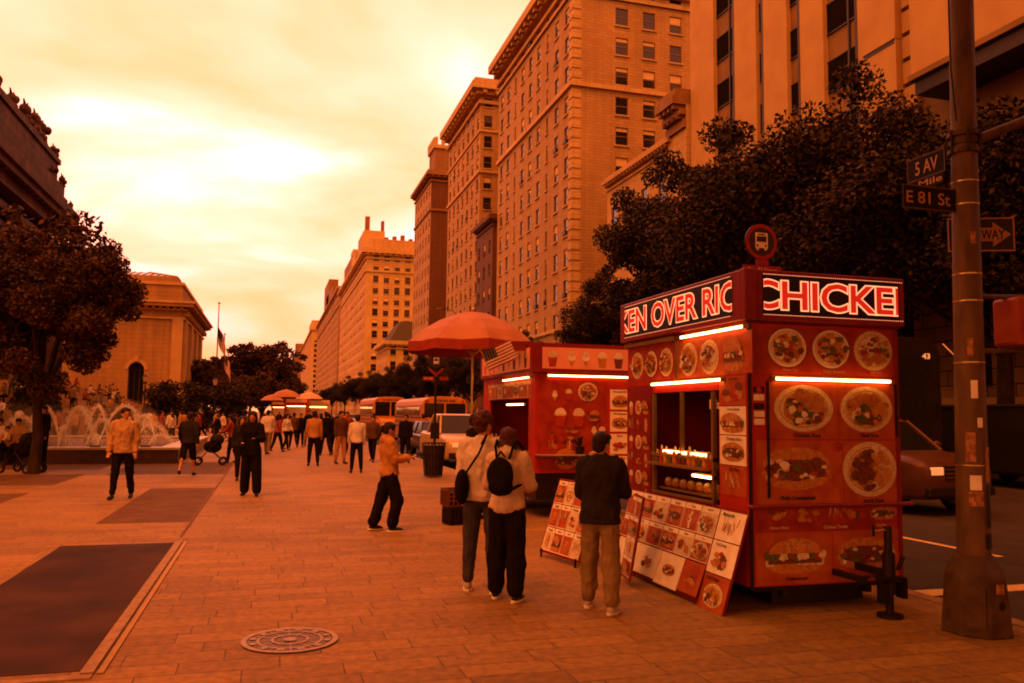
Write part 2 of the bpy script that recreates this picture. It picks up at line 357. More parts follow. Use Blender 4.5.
for k in range(12):
    a = R(k*30); flat(cp, .04, .30, a-.02, a+.02, .012, LIT, 1)
    flat(cp, .225, .245, a, a+R(30), .0125, LIT, 3); flat(cp, .12, .14, a, a+R(30), .0135, LIT, 3)
    flat(cp, .255, .30, a+R(9), a+R(21), .0145, LIT, 2)
flat(cp, 0.001, .05, 0, R(360), .0150, LIT, 16)
cp.build('cover_plate', mh)
# ------------------------------------------------------------ printed food
def blob(mb, cx, cz, r, y, m, seed, n=9, asp=1): mb.disc(cx, cz, r, r*asp, y, m, n=n, wob=.28, seed=seed)
def food(mb, cx, cz, rx, rz, y, kind, seed=1, cap=None, capm=None):
    rr = random.Random(seed); L = [y]
    def nx(): L[0] -= .0006; return L[0]
    if kind in ('bowl', 'plate', 'lamb', 'gyro'):
        mb.disc(cx, cz, rx, rz, nx(), MEAT if kind == 'bowl' else CREAM, 36)
        mb.disc(cx, cz, rx*.94, rz*.94, nx(), CREAM if kind != 'bowl' else SAUCE, 36)
        mb.ring(cx, cz, rx*.82, rz*.82, rx*.03, nx(), TAN)
        base = {'bowl': RICE, 'plate': RICE, 'lamb': RICE, 'gyro': SAUCE}[kind]
        mb.disc(cx, cz, rx*.74, rz*.72, nx(), base, 20, wob=.08, seed=seed)
        for k in range(64 if rx > .1 else 12):
            a = rr.uniform(0, 6.28); q = math.sqrt(rr.random())*.68
            if kind == 'lamb': m = MEAT if math.cos(a) < .1 else rr.choice([RICE, RICE, SAUCE, TAN])
            elif kind == 'gyro': m = rr.choice([MEAT, TOM, GREENF, TAN, SAUCE]) if math.sin(a) > -.3 else TAN
            elif kind == 'plate': m = rr.choice([MEAT, GREENF, TAN, SAUCE]) if math.cos(a-1) < .2 else rr.choice([RICE, TAN])
            else: m = rr.choice([TAN, MEAT, GREENF, SAUCE, TOM, RICE])
            blob(mb, cx+q*rx*math.cos(a), cz+q*rz*math.sin(a), rx*rr.uniform(.07, .19), nx(), m, seed*99+k, asp=rr.uniform(.45, 1))
    elif kind == 'burger':
        mb.disc(cx, cz-rz*.62, rx*.9, rz*.34, nx(), TAN, 24)
        for k in range(14): blob(mb, cx-rx*.85+k*rx*.13, cz-rz*.28+rr.uniform(-.05, .05)*rz, rx*.14, nx(), rr.choice([CREAM, RICE]), k+seed)
        mb.quad(cx-rx*.9, cx+rx*.9, cz-rz*.42, cz-rz*.12, nx(), MEAT)
        for k in range(16): blob(mb, cx-rx*.9+k*rx*.12, cz-rz*.02+rr.uniform(-.08, .08)*rz, rx*.13, nx(), rr.choice([GREENF, GREENF, TOM, CREAM]), k+seed*3)
        mb.disc(cx, cz+rz*.12, rx*.9, rz*.8, nx(), TAN, 20, a0=0, a1=180)
        for k in range(26):
            a = R(rr.uniform(15, 165)); q = rr.uniform(.3, .9); mb.disc(cx+q*rx*.85*math.cos(a), cz+rz*.14+q*rz*.75*math.sin(a), rx*.022, rx*.018, nx(), CREAM, 6)
    elif kind == 'sub':
        mb.disc(cx, cz-rz*.12, rx, rz*.72, nx(), TAN, 24, wob=.03, seed=seed); mb.disc(cx, cz+rz*.22, rx*.96, rz*.7, nx(), TAN, 24, wob=.03, seed=seed+1)
        mb.disc(cx, cz, rx*.9, rz*.45, nx(), MEAT, 20, wob=.1, seed=seed)
        for k in range(30 if rx > .1 else 9):
            blob(mb, cx+rr.uniform(-.82, .82)*rx, cz+rr.uniform(-.36, .36)*rz, rx*rr.uniform(.06, .14), nx(), rr.choice([MEAT, MEAT, SAUCE, GREENF, TOM, CREAM]), seed*7+k, asp=.7)
    elif kind == 'fries':
        for k in range(16):
            a = rr.uniform(-.5, .5); px = cx+rr.uniform(-.7, .7)*rx; pz = cz+rr.uniform(-.5, .3)*rz; h = rz*rr.uniform(.5, .9); yy = nx()
            t = rx*.07; mb.add([(px, yy, pz), (px+t, yy, pz), (px+t+a*h, yy, pz+h), (px+a*h, yy, pz+h)], [(0, 1, 2, 3)], rr.choice([TAN, CREAM, RICE]))
    elif kind == 'wings':
        for k in range(9): blob(mb, cx+rr.uniform(-.7, .7)*rx, cz+rr.uniform(-.6, .6)*rz, rx*rr.uniform(.2, .36), nx(), rr.choice([TAN, MEAT, TOM, TAN]), seed*13+k, asp=.6)
    elif kind == 'dog':
        mb.disc(cx, cz, rx*.5, rz*.95, nx(), TAN, 18); mb.disc(cx, cz, rx*.22, rz, nx(), TOM, 14)
        for k in range(7): blob(mb, cx+rr.uniform(-.1, .1)*rx, cz-rz*.8+k*rz*.26, rx*.12, nx(), SAUCE, k+seed)
    elif kind == 'pretzel':
        for a, b_ in ((-.32, .1), (.32, .1), (0, -.3)): mb.ring(cx+a*rx, cz+b_*rz, rx*.5, rz*.5, rx*.17, nx(), TAN, 14)
    elif kind == 'cup':
        yy = nx(); mb.add([(cx-rx*.4, yy, cz-rz), (cx+rx*.4, yy, cz-rz), (cx+rx*.62, yy, cz+rz*.2), (cx-rx*.62, yy, cz+rz*.2)], [(0, 1, 2, 3)], rr.choice([TOM, MEAT, TAN]))
        mb.disc(cx, cz+rz*.2, rx*.66, rz*.14, nx(), CREAM, 14); mb.disc(cx, cz+rz*.25, rx*.6, rz*.6, nx(), rr.choice([SAUCE, GREENF, CREAM]), 14, a0=0, a1=180)
    elif kind == 'cone':
        yy = nx(); mb.add([(cx-rx*.4, yy, cz-rz*.1), (cx, yy, cz-rz), (cx+rx*.4, yy, cz-rz*.1)], [(0, 1, 2)], TAN)
        mb.disc(cx, cz+rz*.1, rx*.5, rz*.4, nx(), SAUCE, 14); mb.disc(cx, cz+rz*.5, rx*.36, rz*.35, nx(), CREAM, 14)
    if cap:
        w_ = rx*1.5; h_ = max(.022, rx*.13)
        mb.text(cap, cx-w_/2, cx+w_/2, cz-rz-h_*1.25, cz-rz-h_*.25, nx(), capm or BLACK, bold=.03, keep=True)
def menu(mb, x0, x1, z0, z1, y, kinds, seed=0, title=True, bg=PAPER, cols=1):
    n = len(kinds); cw = (x1-x0)/n
    for i, k in enumerate(kinds):
        a = x0+i*cw+.006; b_ = x0+(i+1)*cw-.006
        mb.quad(a, b_, z0, z1, y, bg); h = z1-z0
        mb.quad(a+.008, b_-.008, z0+h*.04, z1-h*(.2 if title else .04), y-.001, PRINTOR if (i+seed) % 3 else CREAM)
        if title: mb.text(['Hot Dog', 'Gyro', 'Chicken', 'Pretzel', 'Falafel', 'Fries', 'Sausage', 'Burger'][(i*3+seed) % 8], a+cw*.12, b_-cw*.12, z1-h*.16, z1-h*.05, y-.0015, BLACK, bold=.02, keep=True)
        food(mb, (a+b_)/2, z0+h*.42, cw*.43, h*.34, y-.002, k, seed=seed*5+i)
def lamp_tube(parent, x0, x1, z, y, T=None, z1=None):
    t = MB(T); z1 = z if z1 is None else z1
    t.cyl((x0, y-.03, z), (x1, y-.03, z1), .013, .013, TUBE, 8)
    t.build('light_tube', parent)
    f = MB(T); f.bx(x0-.03, x1+.03, y-.012, y-.002, z-.012, z+.03, ALU); f.bx(x0-.04, x0-.003, y-.045, y-.002, z-.02, z+.02, ALU); f.bx(x1+.003, x1+.04, y-.045, y-.002, z-.02, z+.02, ALU)
    f.build('light_fitting', parent)
def wheel(parent, x, y, r, w, z=None, axis='x', rim=True, hub=None):
    z = r if z is None else z; m = MB(); a = V((w/2, 0, 0))
    c = V((x, y, z))
    prof = [(r*.62, -.5), (r*.93, -.5), (r, -.36), (r, .36), (r*.93, .5), (r*.62, .5)]
    rings = [[(x+q*w, y+p*math.cos(2*math.pi*k/24), z+p*math.sin(2*math.pi*k/24)) for p, q in prof] for k in range(24)]
    rings.append(rings[0]); m.loft(rings, RUBBER, True, caps=False)
    o = m.build('wheel', parent, recalc=True)
    if rim:
        m = MB(); m.cyl((x-w*.42, y, z), (x+w*.42, y, z), r*.63, r*.63, ALU, 20)
        for k in range(5):
            a = 2*math.pi*k/5
            for s in (-1, 1): m.cyl((x+s*w*.44, y+r*.12*math.cos(a), z+r*.12*math.sin(a)), (x+s*w*.44, y+r*.52*math.cos(a), z+r*.52*math.sin(a)), r*.07, r*.05, DARKMETAL, 6)
        m.build('rim', o)
    return o

# ------------------------------------------------------------ chicken cart
CW, CL = 1.62, 2.62
cart = thing('food_cart', 'large red food cart with lit CHICKEN OVER RICE sign and pictures of plates', 'food cart', (4.13, 6.62, 0), 0, 'food carts on the pavement')
b = MB()
b.bx(0, CW, 0, .04, .22, 2.58, RED); b.bx(CW-.04, CW, .043, CL-.043, .22, 2.58, RED); b.bx(0, CW, CL-.04, CL, .22, 2.58, RED)
b.bx(0, .04, .043, .50, .22, 2.58, RED); b.bx(0, .04, 2.04, CL-.043, .22, 2.58, RED)
b.bx(0, .04, .503, 2.037, .22, .88, RED); b.bx(0, .04, .503, 2.037, 1.98, 2.58, RED)
b.bx(.043, CW-.043, .043, CL-.043, .24, .3, DARKMETAL); b.bx(.043, CW-.043, .043, CL-.043, 2.5, 2.56, ALU)
b.bx(.001, .035, -.014, -.001, .2, 2.57, DARKMETAL); b.bx(CW-.03, CW+.012, -.014, .03, .2, 2.57, REDD)
b.build('body', cart)
b = MB(); b.bx(-.03, CW+.03, -.03, CL+.03, 2.585, 2.615, REDD); b.bx(.3, .9, .8, 1.5, 2.62, 2.72, ALU); b.build('roof', cart)
# box signs round the top
sg = MB(); sg.bx(.06, CW+.04, -.09, -.035, 2.6, 3.06, REDD)
so_ = sg.build('sign_panel', cart, bevel=.008)
f = MB(); f.quad(.11, CW-.02, 2.655, 3.015, -.093, BLACK)
for z in (2.648, 3.018):
    for k in range(66): f.quad(.12+k*.0231, .132+k*.0231, z, z+.006, -.0955, LEDW)
f.build('sign_face', so_)
def ledtext(parent, s, x0, x1, z0, z1, y, clip, T=None):
    m = MB(T); m.text(s, x0, x1, z0, z1, y, LEDW, bold=.055, clip=clip); m.text(s, x0, x1, z0, z1, y-.003, LEDR, bold=.02, clip=clip, box=.055)
    return m.build('lettering', parent)
ledtext(so_, 'CHICKEN', -.03, 1.86, 2.69, 2.98, -.097, (.12, CW-.04))
T = SIDE(0, CL)
sg = MB(T); sg.bx(-.06, CL+.027, -.075, -.02, 2.6, 3.06, REDD); sg.bx(CL+.03, CL+.10, -.08, .056, 2.595, 3.065, REDD)
so2 = sg.build('sign_panel', cart, bevel=.008)
f = MB(T); f.quad(.08, CL-.11, 2.655, 3.015, -.078, BLACK)
for z in (2.648, 3.018):
    for k in range(86): f.quad(.08+k*.028, .095+k*.028, z, z+.006, -.0805, LEDW)
f.build('sign_face', so2)
ledtext(so2, 'KEN OVER RICE', -.07, CL+.17, 2.69, 2.985, -.082, (.085, CL-.115), T)
# front pictures
p = MB(); p.quad(.08, CW-.03, 2.12, 2.55, -.003, PRINTBG)
for i, (u, k, c) in enumerate(((.42, 'bowl', 'Chicken Gyro'), (.89, 'bowl', 'Falafel Sandwich'), (1.36, 'gyro', 'Lamb Gyro'))): food(p, u, 2.365, .215, .19, -.004, k, 11+i, c, CREAM)
p.build('picture_panel', cart)
lamp_tube(cart, .27, 1.52, 2.075, 0, z1=2.075)
p = MB(); p.quad(.22, .95, 1.53, 2.05, -.003, PRINTOR); food(p, .585, 1.81, .315, .215, -.004, 'plate', 21, 'Chicken Rice'); p.build('picture_panel', cart)
p = MB(); p.quad(.96, 1.585, 1.53, 2.05, -.003, PRINTOR); food(p, 1.27, 1.81, .29, .215, -.004, 'plate', 24, 'Beef Rice'); p.build('picture_panel', cart)
p = MB(); p.quad(.08, .99, .94, 1.515, -.003, PRINTOR); food(p, .5, 1.25, .37, .22, -.004, 'sub', 31, 'Philly Cheesesteak')
p.disc(.93, 1.46, .06, .05, -.009, TOM, 12, wob=.1); p.build('picture_panel', cart)
p = MB(); p.quad(1.0, 1.60, .94, 1.515, -.003, PRINTOR); food(p, 1.29, 1.25, .30, .255, -.004, 'lamb', 37, 'Lamb Rice')
p.build('picture_panel', cart)
p = MB(); p.quad(.06, 1.60, .70, .925, -.003, PRINTBG)
for i, (u, k) in enumerate(((.3, 'wings'), (.62, 'wings'), (.92, 'fries'), (1.15, 'wings'), (1.43, 'sub'))): food(p, u, .84, .15, .07, -.004, k, 41+i)
for i, (u, t) in enumerate(((.3, 'Chicken Wings'), (.9, 'Chicken Tender'), (1.4, 'Hot Dog'))): p.text(t, u-.16, u+.16, .715, .745, -.012, CREAM, bold=.02, keep=True)
p.build('picture_panel', cart)
p = MB(); p.quad(.06, .86, .235, .69, -.003, PRINTOR); food(p, .46, .485, .31, .17, -.004, 'burger', 51, 'Cheeseburger'); p.build('picture_panel', cart)
p = MB(); p.quad(.87, 1.60, .235, .69, -.003, PRINTOR); food(p, 1.24, .47, .33, .17, -.004, 'sub', 57, 'Sausage Hero'); p.build('picture_panel', cart)
p = MB()
for k, (z, m) in enumerate(((2.0, BLACK), (1.93, PAPER), (1.85, BLACK), (1.78, PAPER), (1.71, PAPER))): p.quad(.06, .17, z-.055, z, -.004-.0002*k, m)
p.disc(.115, 1.97, .03, .03, -.0065, TOM, 12); p.build('permit_sticker', cart)
p = MB(); p.bx(-.02, CW+.09, -.09, -.008, .915, .945, REDD); p.build('front_rail', cart, bevel=.006)
for x, z0 in ((.19, 1.0), (1.59, 1.55)):
    p = MB(); p.bx(x, x+.02, -.022, -.006, z0, 2.05, DARKMETAL); p.build('trim_strip', cart)
p = MB(); 
# serving side (faces the pavement)
lamp_tube(cart, 1.42, 2.62, 2.545, -.0, T)
lamp_tube(cart, .72, 2.22, 2.075, -.0, T)
p = MB(T); p.bx(.02, 1.3, -.06, -.004, 2.53, 2.57, ALU); p.build('trim_strip', cart)
p = MB(T); p.quad(.04, 1.25, 2.12, 2.51, -.003, PRINTBG)
for i, u in enumerate((.28, .65, 1.02)): food(p, u, 2.31, .16, .155, -.004, ['plate', 'bowl', 'lamb'][i], 61+i)
p.build('picture_panel', cart)
p = MB(T); p.quad(1.3, 2.71, 2.12, 2.51, -.003, PRINTOR)
for i, u in enumerate((1.53, 1.95, 2.4)): food(p, u, 2.31, .18, .17, -.004, ['plate', 'gyro', 'burger'][i], 66+i)
p.build('picture_panel', cart)
p = MB(T); p.bx(1.25, 1.3, -.02, -.004, 2.1, 2.52, STEEL); p.build('trim_strip', cart)
# tall strip of photographs beside the window
def sheared(T, yt, yb, zt, zb):
    k = (yt-yb)/(zt-zb); sh = M.Identity(4); sh[1][2] = k; sh[1][3] = yt-k*zt; return T @ sh
zz = [(1.83, 2.10), (1.56, 1.82), (1.28, 1.55), (1.0, 1.27), (.60, .86), (.31, .59), (.0, .30)]
TS = sheared(T, -.03, -.25, .87, .16)
for i, (z0, z1) in enumerate(zz):
    p = MB(T if i < 4 else TS); fl = -.006-(.0 if i < 4 else .014)
    p.quad(2.14 if i < 4 else 2.24, 2.6 if i < 4 else 2.68, z0, z1, fl, PAPER if i % 3 else PRINTOR)
    food(p, 2.37 if i < 4 else 2.46, (z0+z1)/2-.02, .2 if i < 4 else .165, .10, fl-.002, ['wings', 'burger', 'sub', 'fries', 'fries', 'wings', 'plate'][i], 71+i)
    p.text(['Hot Wings', 'Burger Deluxe', 'Chicken Hero', 'Fish Fillet', 'Mozzarella', 'Fried Shrimp', 'Shish Kebab'][i], 2.26, 2.56, z1-.045, z1-.012, fl-.014, BLACK, bold=.02, keep=True)
    p.build('photo_sheet', cart)
# far side door with small pictures
p = MB(T); p.bx(.02, .66, -.018, -.003, .5, 2.07, REDD); d_ = p.build('door', cart)
p = MB(T)
for r_ in range(7):
    for q in range(3): food(p, .14+q*.2, .62+r_*.2, .085, .085, -.02, ['cup', 'dog', 'wings', 'fries', 'burger', 'bowl'][(r_*3+q*5) % 6], r_*7+q)
p.build('door_picture', d_)
# window and what is inside
p = MB(T)
for a in ((.70, .74, .9, 1.97), (2.0, 2.04, .9, 1.97), (1.36, 1.385, 1.3, 1.97)): p.bx(a[0], a[1], -.02, .02, a[2], a[3], STEEL)
p.bx(.70, 2.04, -.03, .02, 1.29, 1.32, STEEL); p.bx(.70, 2.04, -.03, .02, .885, .91, STEEL)
p.build('window_frame', cart)
p = MB(T)
p.bx(.71, 2.03, -.12, .5, 1.20, 1.225, STEEL); p.bx(.71, 2.03, .05, .6, .93, .95, STEEL); p.build('counter_shelf', cart)
lamp_tube(cart, .95, 1.9, 1.345, .03, T); lamp_tube(cart, 1.6, 2.0, 1.13, .03, T)
p = MB(T); p.bx(.05, CL-.06, 1.2, 1.25, .4, 2.4, pm('dark steel lining', (.10, .07, .035), rough=.4, metal=.5)); p.build('inner_lining', cart)
p = MB(T); p.text('Halal', 1.5, 1.95, 1.8, 1.9, .25, pm('lit script', (.3, .1, .03), emit=(1, .22, .05), es=.5), bold=.03); p.build('window_lettering', cart)
rr = random.Random(5)
for k in range(12):
    x = .8+k*.105; p = MB(T); m = rr.choice([TAN, MEAT, TOM, TAN, GREENF, RICE]); h = rr.uniform(.11, .2)
    p.cyl((x, .0, 1.228), (x, .0, 1.228+h*.7), .034, .034, m, 10); p.cyl((x, 0, 1.228+h*.7), (x, 0, 1.228+h), .012, .010, SAUCE, 8)
    o = p.build('sauce_bottle'); o.location = cart.location
    tag(o, 'small sauce bottle on the lit counter of the red chicken cart', 'bottle', 'sauce bottles in the cart window')
for k in range(7):
    x = .82+k*.17; p = MB(T); p.sph((x, .14, .998), (.07, .06, .05), TAN, u=10, v=6); p.sph((x+.03, .11, 1.03), (.04, .04, .03), CREAM, u=8, v=6)
    o = p.build('bread_roll'); o.location = cart.location; tag(o, 'bread roll on the lower lit shelf of the red chicken cart', 'bread roll', 'bread rolls in the cart window')
# flared menu skirt
def slopeT(T, x0, top, bot, zt, zb):     # sloping board: local x along, z up the slope
    a = math.atan2(top-bot, zt-zb); return T @ M.Translation((x0, -0, 0))
TS = sheared(T, -.03, -.25, .87, .16)
p = MB(TS); p.bx(.2, 2.69, -.012, 0, .02, .87, REDD); p.build('menu_skirt', cart)
p = MB(TS); menu(p, .22, 2.22, .60, .86, -.016, ['dog', 'burger', 'wings', 'sub', 'dog', 'plate'], 1); p.build('menu_sheet', cart)
p = MB(TS); menu(p, .22, 2.22, .36, .59, -.016, ['fries', 'plate', 'wings', 'sub', 'wings', 'gyro'], 2); p.build('menu_sheet', cart)
TS2 = sheared(T, -.215, -.33, .36, .05)
for i, (a, b_, m) in enumerate(((.3, .85, PAPER), (.86, 1.35, PAPER), (1.36, 1.85, PAPER), (1.86, 2.24, PRINTOR))):
    p = MB(TS2); dz = .02*(i % 2)
    p.bx(a, b_, -.006, -.001, (.05+dz), .35, m); food(p, (a+b_)/2, .2, .13, .06, -.008, ['burger', 'wings', 'sub', 'wings'][i], 90+i) if i else None
    p.build('loose_flyer', cart)
# running gear
p = MB(); p.bx(.32, CW-.32, .15, CL-.3, .03, .155, BLACK); p.bx(.1, CW-.1, .1, CL-.1, .16, .215, DARKMETAL); p.bx(.85, .9, -.42, .1, .3, .35, DARKMETAL); p.bx(.4, .46, .1, CL-.1, .1, .157, DARKMETAL); p.bx(1.3, 1.36, .1, CL-.1, .1, .157, DARKMETAL); p.build('chassis_shade_box', cart)  # the low black box stands in for shade under the cart
for x in (.2, CW-.2):
    for y in (.95, 1.75): wheel(cart, x, y, .27, .16, rim=True)
p = MB(); jx, jy = 1.12, -.42
p.bx(1.095, 1.145, -.45, 0.1, .34, .40, BLACK)
p.cyl((jx, jy, .02), (jx, jy, .78), .035, .035, BLACK, 10); p.cyl((jx, jy, .2), (jx, jy, .55), .055, .055, BLACK, 10)
p.cyl((jx, jy, 0.0), (jx, jy, .03), .11, .11, BLACK, 12); p.bx(jx-.10, jx+.10, jy-.05, jy+.05, .30, .35, BLACK); p.bx(jx-.09, jx-.05, jy-.05, jy+.05, .12, .32, BLACK); p.bx(jx+.11, jx+.15, jy-.05, jy+.05, .16, .34, BLACK)
p.cyl((jx-.15, jy, .735), (jx+.05, jy, .76), .013, .013, STEEL, 6); p.cyl((jx-.15, jy, .70), (jx-.15, jy, .80), .014, .014, BLACK, 6)
p.cyl((jx+.09, jy, .4), (jx+.14, jy-.02, .52), .02, .02, BLACK, 6)
p.build('jack_stand', cart)

# ------------------------------------------------------------ drinks cart behind
W2, L2 = 1.75, 3.5
c2 = thing('food_cart', 'red food cart with ice creams and drinks pictured along its top, behind the chicken cart', 'food cart', (4.25, 13.3, 0), 0, 'food carts on the pavement')
T2 = SIDE(0, L2)
b = MB(); b.bx(0, W2, 0, .04, .75, 2.42, RED); b.bx(W2-.04, W2, .043, L2-.043, .3, 2.42, RED); b.bx(0, W2, L2-.04, L2, .3, 2.42, RED)
b.bx(0, .04, .043, .35, .75, 2.42, RED); b.bx(0, .04, 3.0, L2-.043, .75, 2.42, RED); b.bx(0, .04, .353, 2.997, .75, 1.1, RED); b.bx(0, .04, .353, 2.997, 2.0, 2.42, RED)
b.bx(.05, W2-.05, .05, L2-.05, .3, .74, DARKMETAL); b.bx(.043, W2-.043, .043, L2-.043, 2.36, 2.41, ALU); b.bx(.9, .95, .4, 3, .8, 2.3, DARKMETAL)
b.build('body', c2)
b = MB(); b.bx(-.03, W2+.03, -.03, L2+.03, 2.425, 2.45, REDD); b.build('roof', c2)
SF = pm('backlit sign face', (.45, .14, .05), (.32, .07, .03), sc=2, rough=.4, emit=(1, .16, .03), es=.28)
b = MB(); b.bx(-.05, W2+.06, -.08, -.035, 2.44, 2.93, REDD); s_ = b.build('sign_panel', c2)
b = MB(); b.quad(.1, W2-.02, 2.5, 2.86, -.083, SF)
for i, (u, k) in enumerate(((.28, 'cup'), (.62, 'cone'), (.88, 'cone'), (1.18, 'cup'), (1.48, 'cup'))): food(b, u, 2.68, .14, .15, -.085, k, i+3)
b.build('sign_face', s_)
b = MB(T2); b.bx(-.05, L2+.033, -.06, -.01, 2.44, 2.93, REDD); s_ = b.build('sign_panel', c2)
b = MB(T2); b.quad(.1, L2-.1, 2.5, 2.86, -.063, SF)
for i in range(9): food(b, .35+i*.35, 2.68, .14, .15, -.065, ['cup', 'cone'][i % 2], i+3)
b.build('sign_face', s_)
lamp_tube(c2, .22, 1.7, 2.385, 0); lamp_tube(c2, 1.6, 3.3, 2.36, 0, T2); lamp_tube(c2, 1.9, 3.0, 1.9, 0, T2)
p = MB()
p.quad(.06, 1.3, .8, 2.3, -.003, PRINTBG); food(p, .95, 2.12, .19, .17, -.004, 'bowl', 5)
for i, (u, z, k, s) in enumerate(((.35, 2.05, 'cone', .1), (.6, 2.08, 'cup', .1), (.45, 1.7, 'cup', .17), (.78, 1.7, 'cup', .17), (.4, 1.4, 'wings', .16), (.65, 1.4, 'wings', .16), (1.05, 1.72, 'burger', .1), (1.2, 1.45, 'cup', .1), (1.05, 1.45, 'cone', .1), (.3, 1.2, 'fries', .1), (.6, 1.2, 'dog', .1), (.55, .98, 'sub', .2), (1.05, 1.0, 'bowl', .13))): food(p, u, z, s, s, -.008-.004*i, k, i)
p.build('picture_panel', c2)
for i in range(4):
    z = 2.0-i*.38; p = MB(); p.quad(1.36, 1.72, z-.17, z+.17, -.004, PAPER); food(p, 1.54, z-.03, .15, .11, -.006, ['burger', 'sub', 'wings', 'plate'][i], i+70); p.text(['Cheeseburger', 'Hot Sausage', 'Wings', 'Gyro Plate'][i], 1.38, 1.70, z+.11, z+.155, -.008, BLACK, bold=.02, keep=True); p.build('photo_sheet', c2)
p = MB(); p.bx(0, 1.35, -.3, -.005, 1.045, 1.07, STEEL); p.build('side_shelf', c2, bevel=.004)
p = MB(T2); p.bx(.4, 3.2, -.28, 0, 1.08, 1.11, STEEL); p.build('counter_shelf', c2)
p = MB(T2); menu(p, .4, 3.3, 2.02, 2.3, -.004, ['cup', 'dog', 'pretzel', 'cone', 'fries', 'burger', 'cup', 'dog'], 4, bg=CREAM); p.build('picture_panel', c2)
for x in (.22, W2-.22): wheel(c2, x, 1.7, .3, .17)
p = MB(); p.bx(.8, .9, -.6, .1, .3, .36, DARKMETAL); p.cyl((.85, -.5, 0), (.85, -.5, .4), .03, .03, DARKMETAL, 8); p.build('tow_bar', c2)
rr = random.Random(9)
for k in range(6):
    p = MB(T2); x = 1.3+k*.3; p.cyl((x, -.15, 1.112), (x, -.15, 1.32), .035, .03, rr.choice([TOM, SAUCE, TAN]), 8); p.cyl((x, -.15, 1.32), (x, -.15, 1.36), .014, .014, CREAM, 6)
    o = p.build('drink_bottle'); o.location = c2.location; tag(o, 'drink bottle on the side counter of the drinks cart', 'bottle', 'drink bottles on the drinks cart')
# potted herbs on the side shelf of the drinks cart
pt = thing('potted_plant', 'small dark leafy plant in a pot on the side shelf of the drinks cart', 'plant', (4.25+.75, 13.14, 1.072))
p = MB(); p.cyl((0, 0, 0), (0, 0, .13), .06, .08, DARKMETAL, 12); p.build('pot', pt)
p = MB()
for k in range(30):
    a = rr.uniform(0, 6.28); q = rr.uniform(.05, .17); z = .15+rr.uniform(0, .15); cx, cy = q*math.cos(a), q*math.sin(a)
    p.add([(0, 0, .12), (cx*.6-cy*.2, cy*.6+cx*.2, z), (cx, cy, z+.02), (cx*.6+cy*.2, cy*.6-cx*.2, z)], [(0, 1, 2, 3)], pm('herb leaf', (.03, .045, .01), rough=.5))
p.build('foliage', pt)

def us_flag(mb, x0, z0, w_, h_, y=0, droop=0):
    # striped cloth with a dark canton; droop bends it downwards
    nx_, cols = 13, 12
    def P(u, v): return (x0+u*w_*(1-droop*.55), y+.06*w_*math.sin(u*7+v)*(1+droop), z0+v*h_-droop*u*h_*1.1)
    A, B_, Cc = pm('flag red', (.33, .03, .02), rough=.8), pm('flag white', (.7, .6, .45), rough=.8), pm('flag blue', (.03, .03, .08), rough=.8)
    for i in range(13):
        for k in range(cols):
            u0, u1, v0, v1 = k/cols, (k+1)/cols, i/13, (i+1)/13
            m = Cc if (i > 5 and u0 < .4) else (A if i % 2 == 0 else B_)
            mb.add([P(u0, v0), P(u1, v0), P(u1, v1), P(u0, v1)], [(0, 1, 2, 3)], m, True)
            if m is Cc and k % 1 == 0:
                c = V(P(u0+.04, v0+.04)); e_ = .011*w_
                mb.add([(c.x-e_, c.y-.004, c.z), (c.x, c.y-.004, c.z-e_), (c.x+e_, c.y-.004, c.z), (c.x, c.y-.004, c.z+e_)], [(0, 1, 2, 3)], B_)
fl = thing('hand_flag', 'small striped flag tilted at the top corner of the drinks cart', 'flag', onY(487, 372, 13.1)[:], R(5))
p = MB(M.Rotation(R(-25), 4, 'Y')); us_flag(p, .05, .0, .55, .33); p.build('cloth', fl); p = MB(M.Rotation(R(-25), 4, 'Y')); p.cyl((.04, 0, -.1), (.04, 0, .36), .008, .008, TAN, 6); p.build('stick', fl)
# parasol
up = V((3.45, 14.5, 0)); ub = thing('parasol', 'wide orange red parasol standing over the drinks cart', 'parasol', up[:])
UM = pm('orange parasol cloth', (.34, .16, .07), (.27, .11, .05), sc=2, rough=.75); UMV = pm('red parasol valance', (.26, .035, .015), rough=.75)
p = MB(); N = 8; r0 = 1.16; prof = [(0, 3.56), (.28, 3.52), (.62, 3.38), (.92, 3.2), (1.16, 2.99)]
rings = []
for r_, z in prof:
    rings.append([(max(r_, .01)*math.cos(a)*(1-.035*(1 if k % 2 else 0)*(r_/r0)), max(r_, .01)*math.sin(a)*(1-.035*(1 if k % 2 else 0)*(r_/r0)), z-(0.03*(r_/r0) if k % 2 else 0)) for k, a in enumerate([math.pi*2*j/16 for j in range(16)])])
p.loft(rings, UM, False, caps=False); o = p.build('canopy', ub, recalc=True); sm = o.modifiers.new('solid', 'SOLIDIFY'); sm.thickness = .006
p = MB(); rr = rings[-1]
for k in range(16):
    a, b_ = rr[k], rr[(k+1) % 16]; p.add([a, b_, (b_[0]*1.01, b_[1]*1.01, b_[2]-.17), (a[0]*1.01, a[1]*1.01, a[2]-.17)], [(0, 1, 2, 3)], UMV)
o = p.build('valance', ub); sm = o.modifiers.new('solid', 'SOLIDIFY'); sm.thickness = .004
p = MB(); p.cyl((0, 0, .05), (0, 0, 3.58), .022, .022, STEEL, 8); p.sph((0, 0, 3.6), .035, STEEL, u=8, v=6); p.build('pole', ub)
for k in range(8):
    a = 2*math.pi*k/8; p = MB(); p.cyl((0, 0, 3.5), (r0*math.cos(a), r0*math.sin(a), 2.97), .008, .008, STEEL, 5); p.cyl((0, 0, 2.75), (.6*math.cos(a), .6*math.sin(a), 3.28), .007, .007, STEEL, 5); p.build('rib', ub)
p = MB(); p.cyl((0, 0, 0), (0, 0, .09), .28, .25, DARKMETAL, 20); p.build('base', ub)

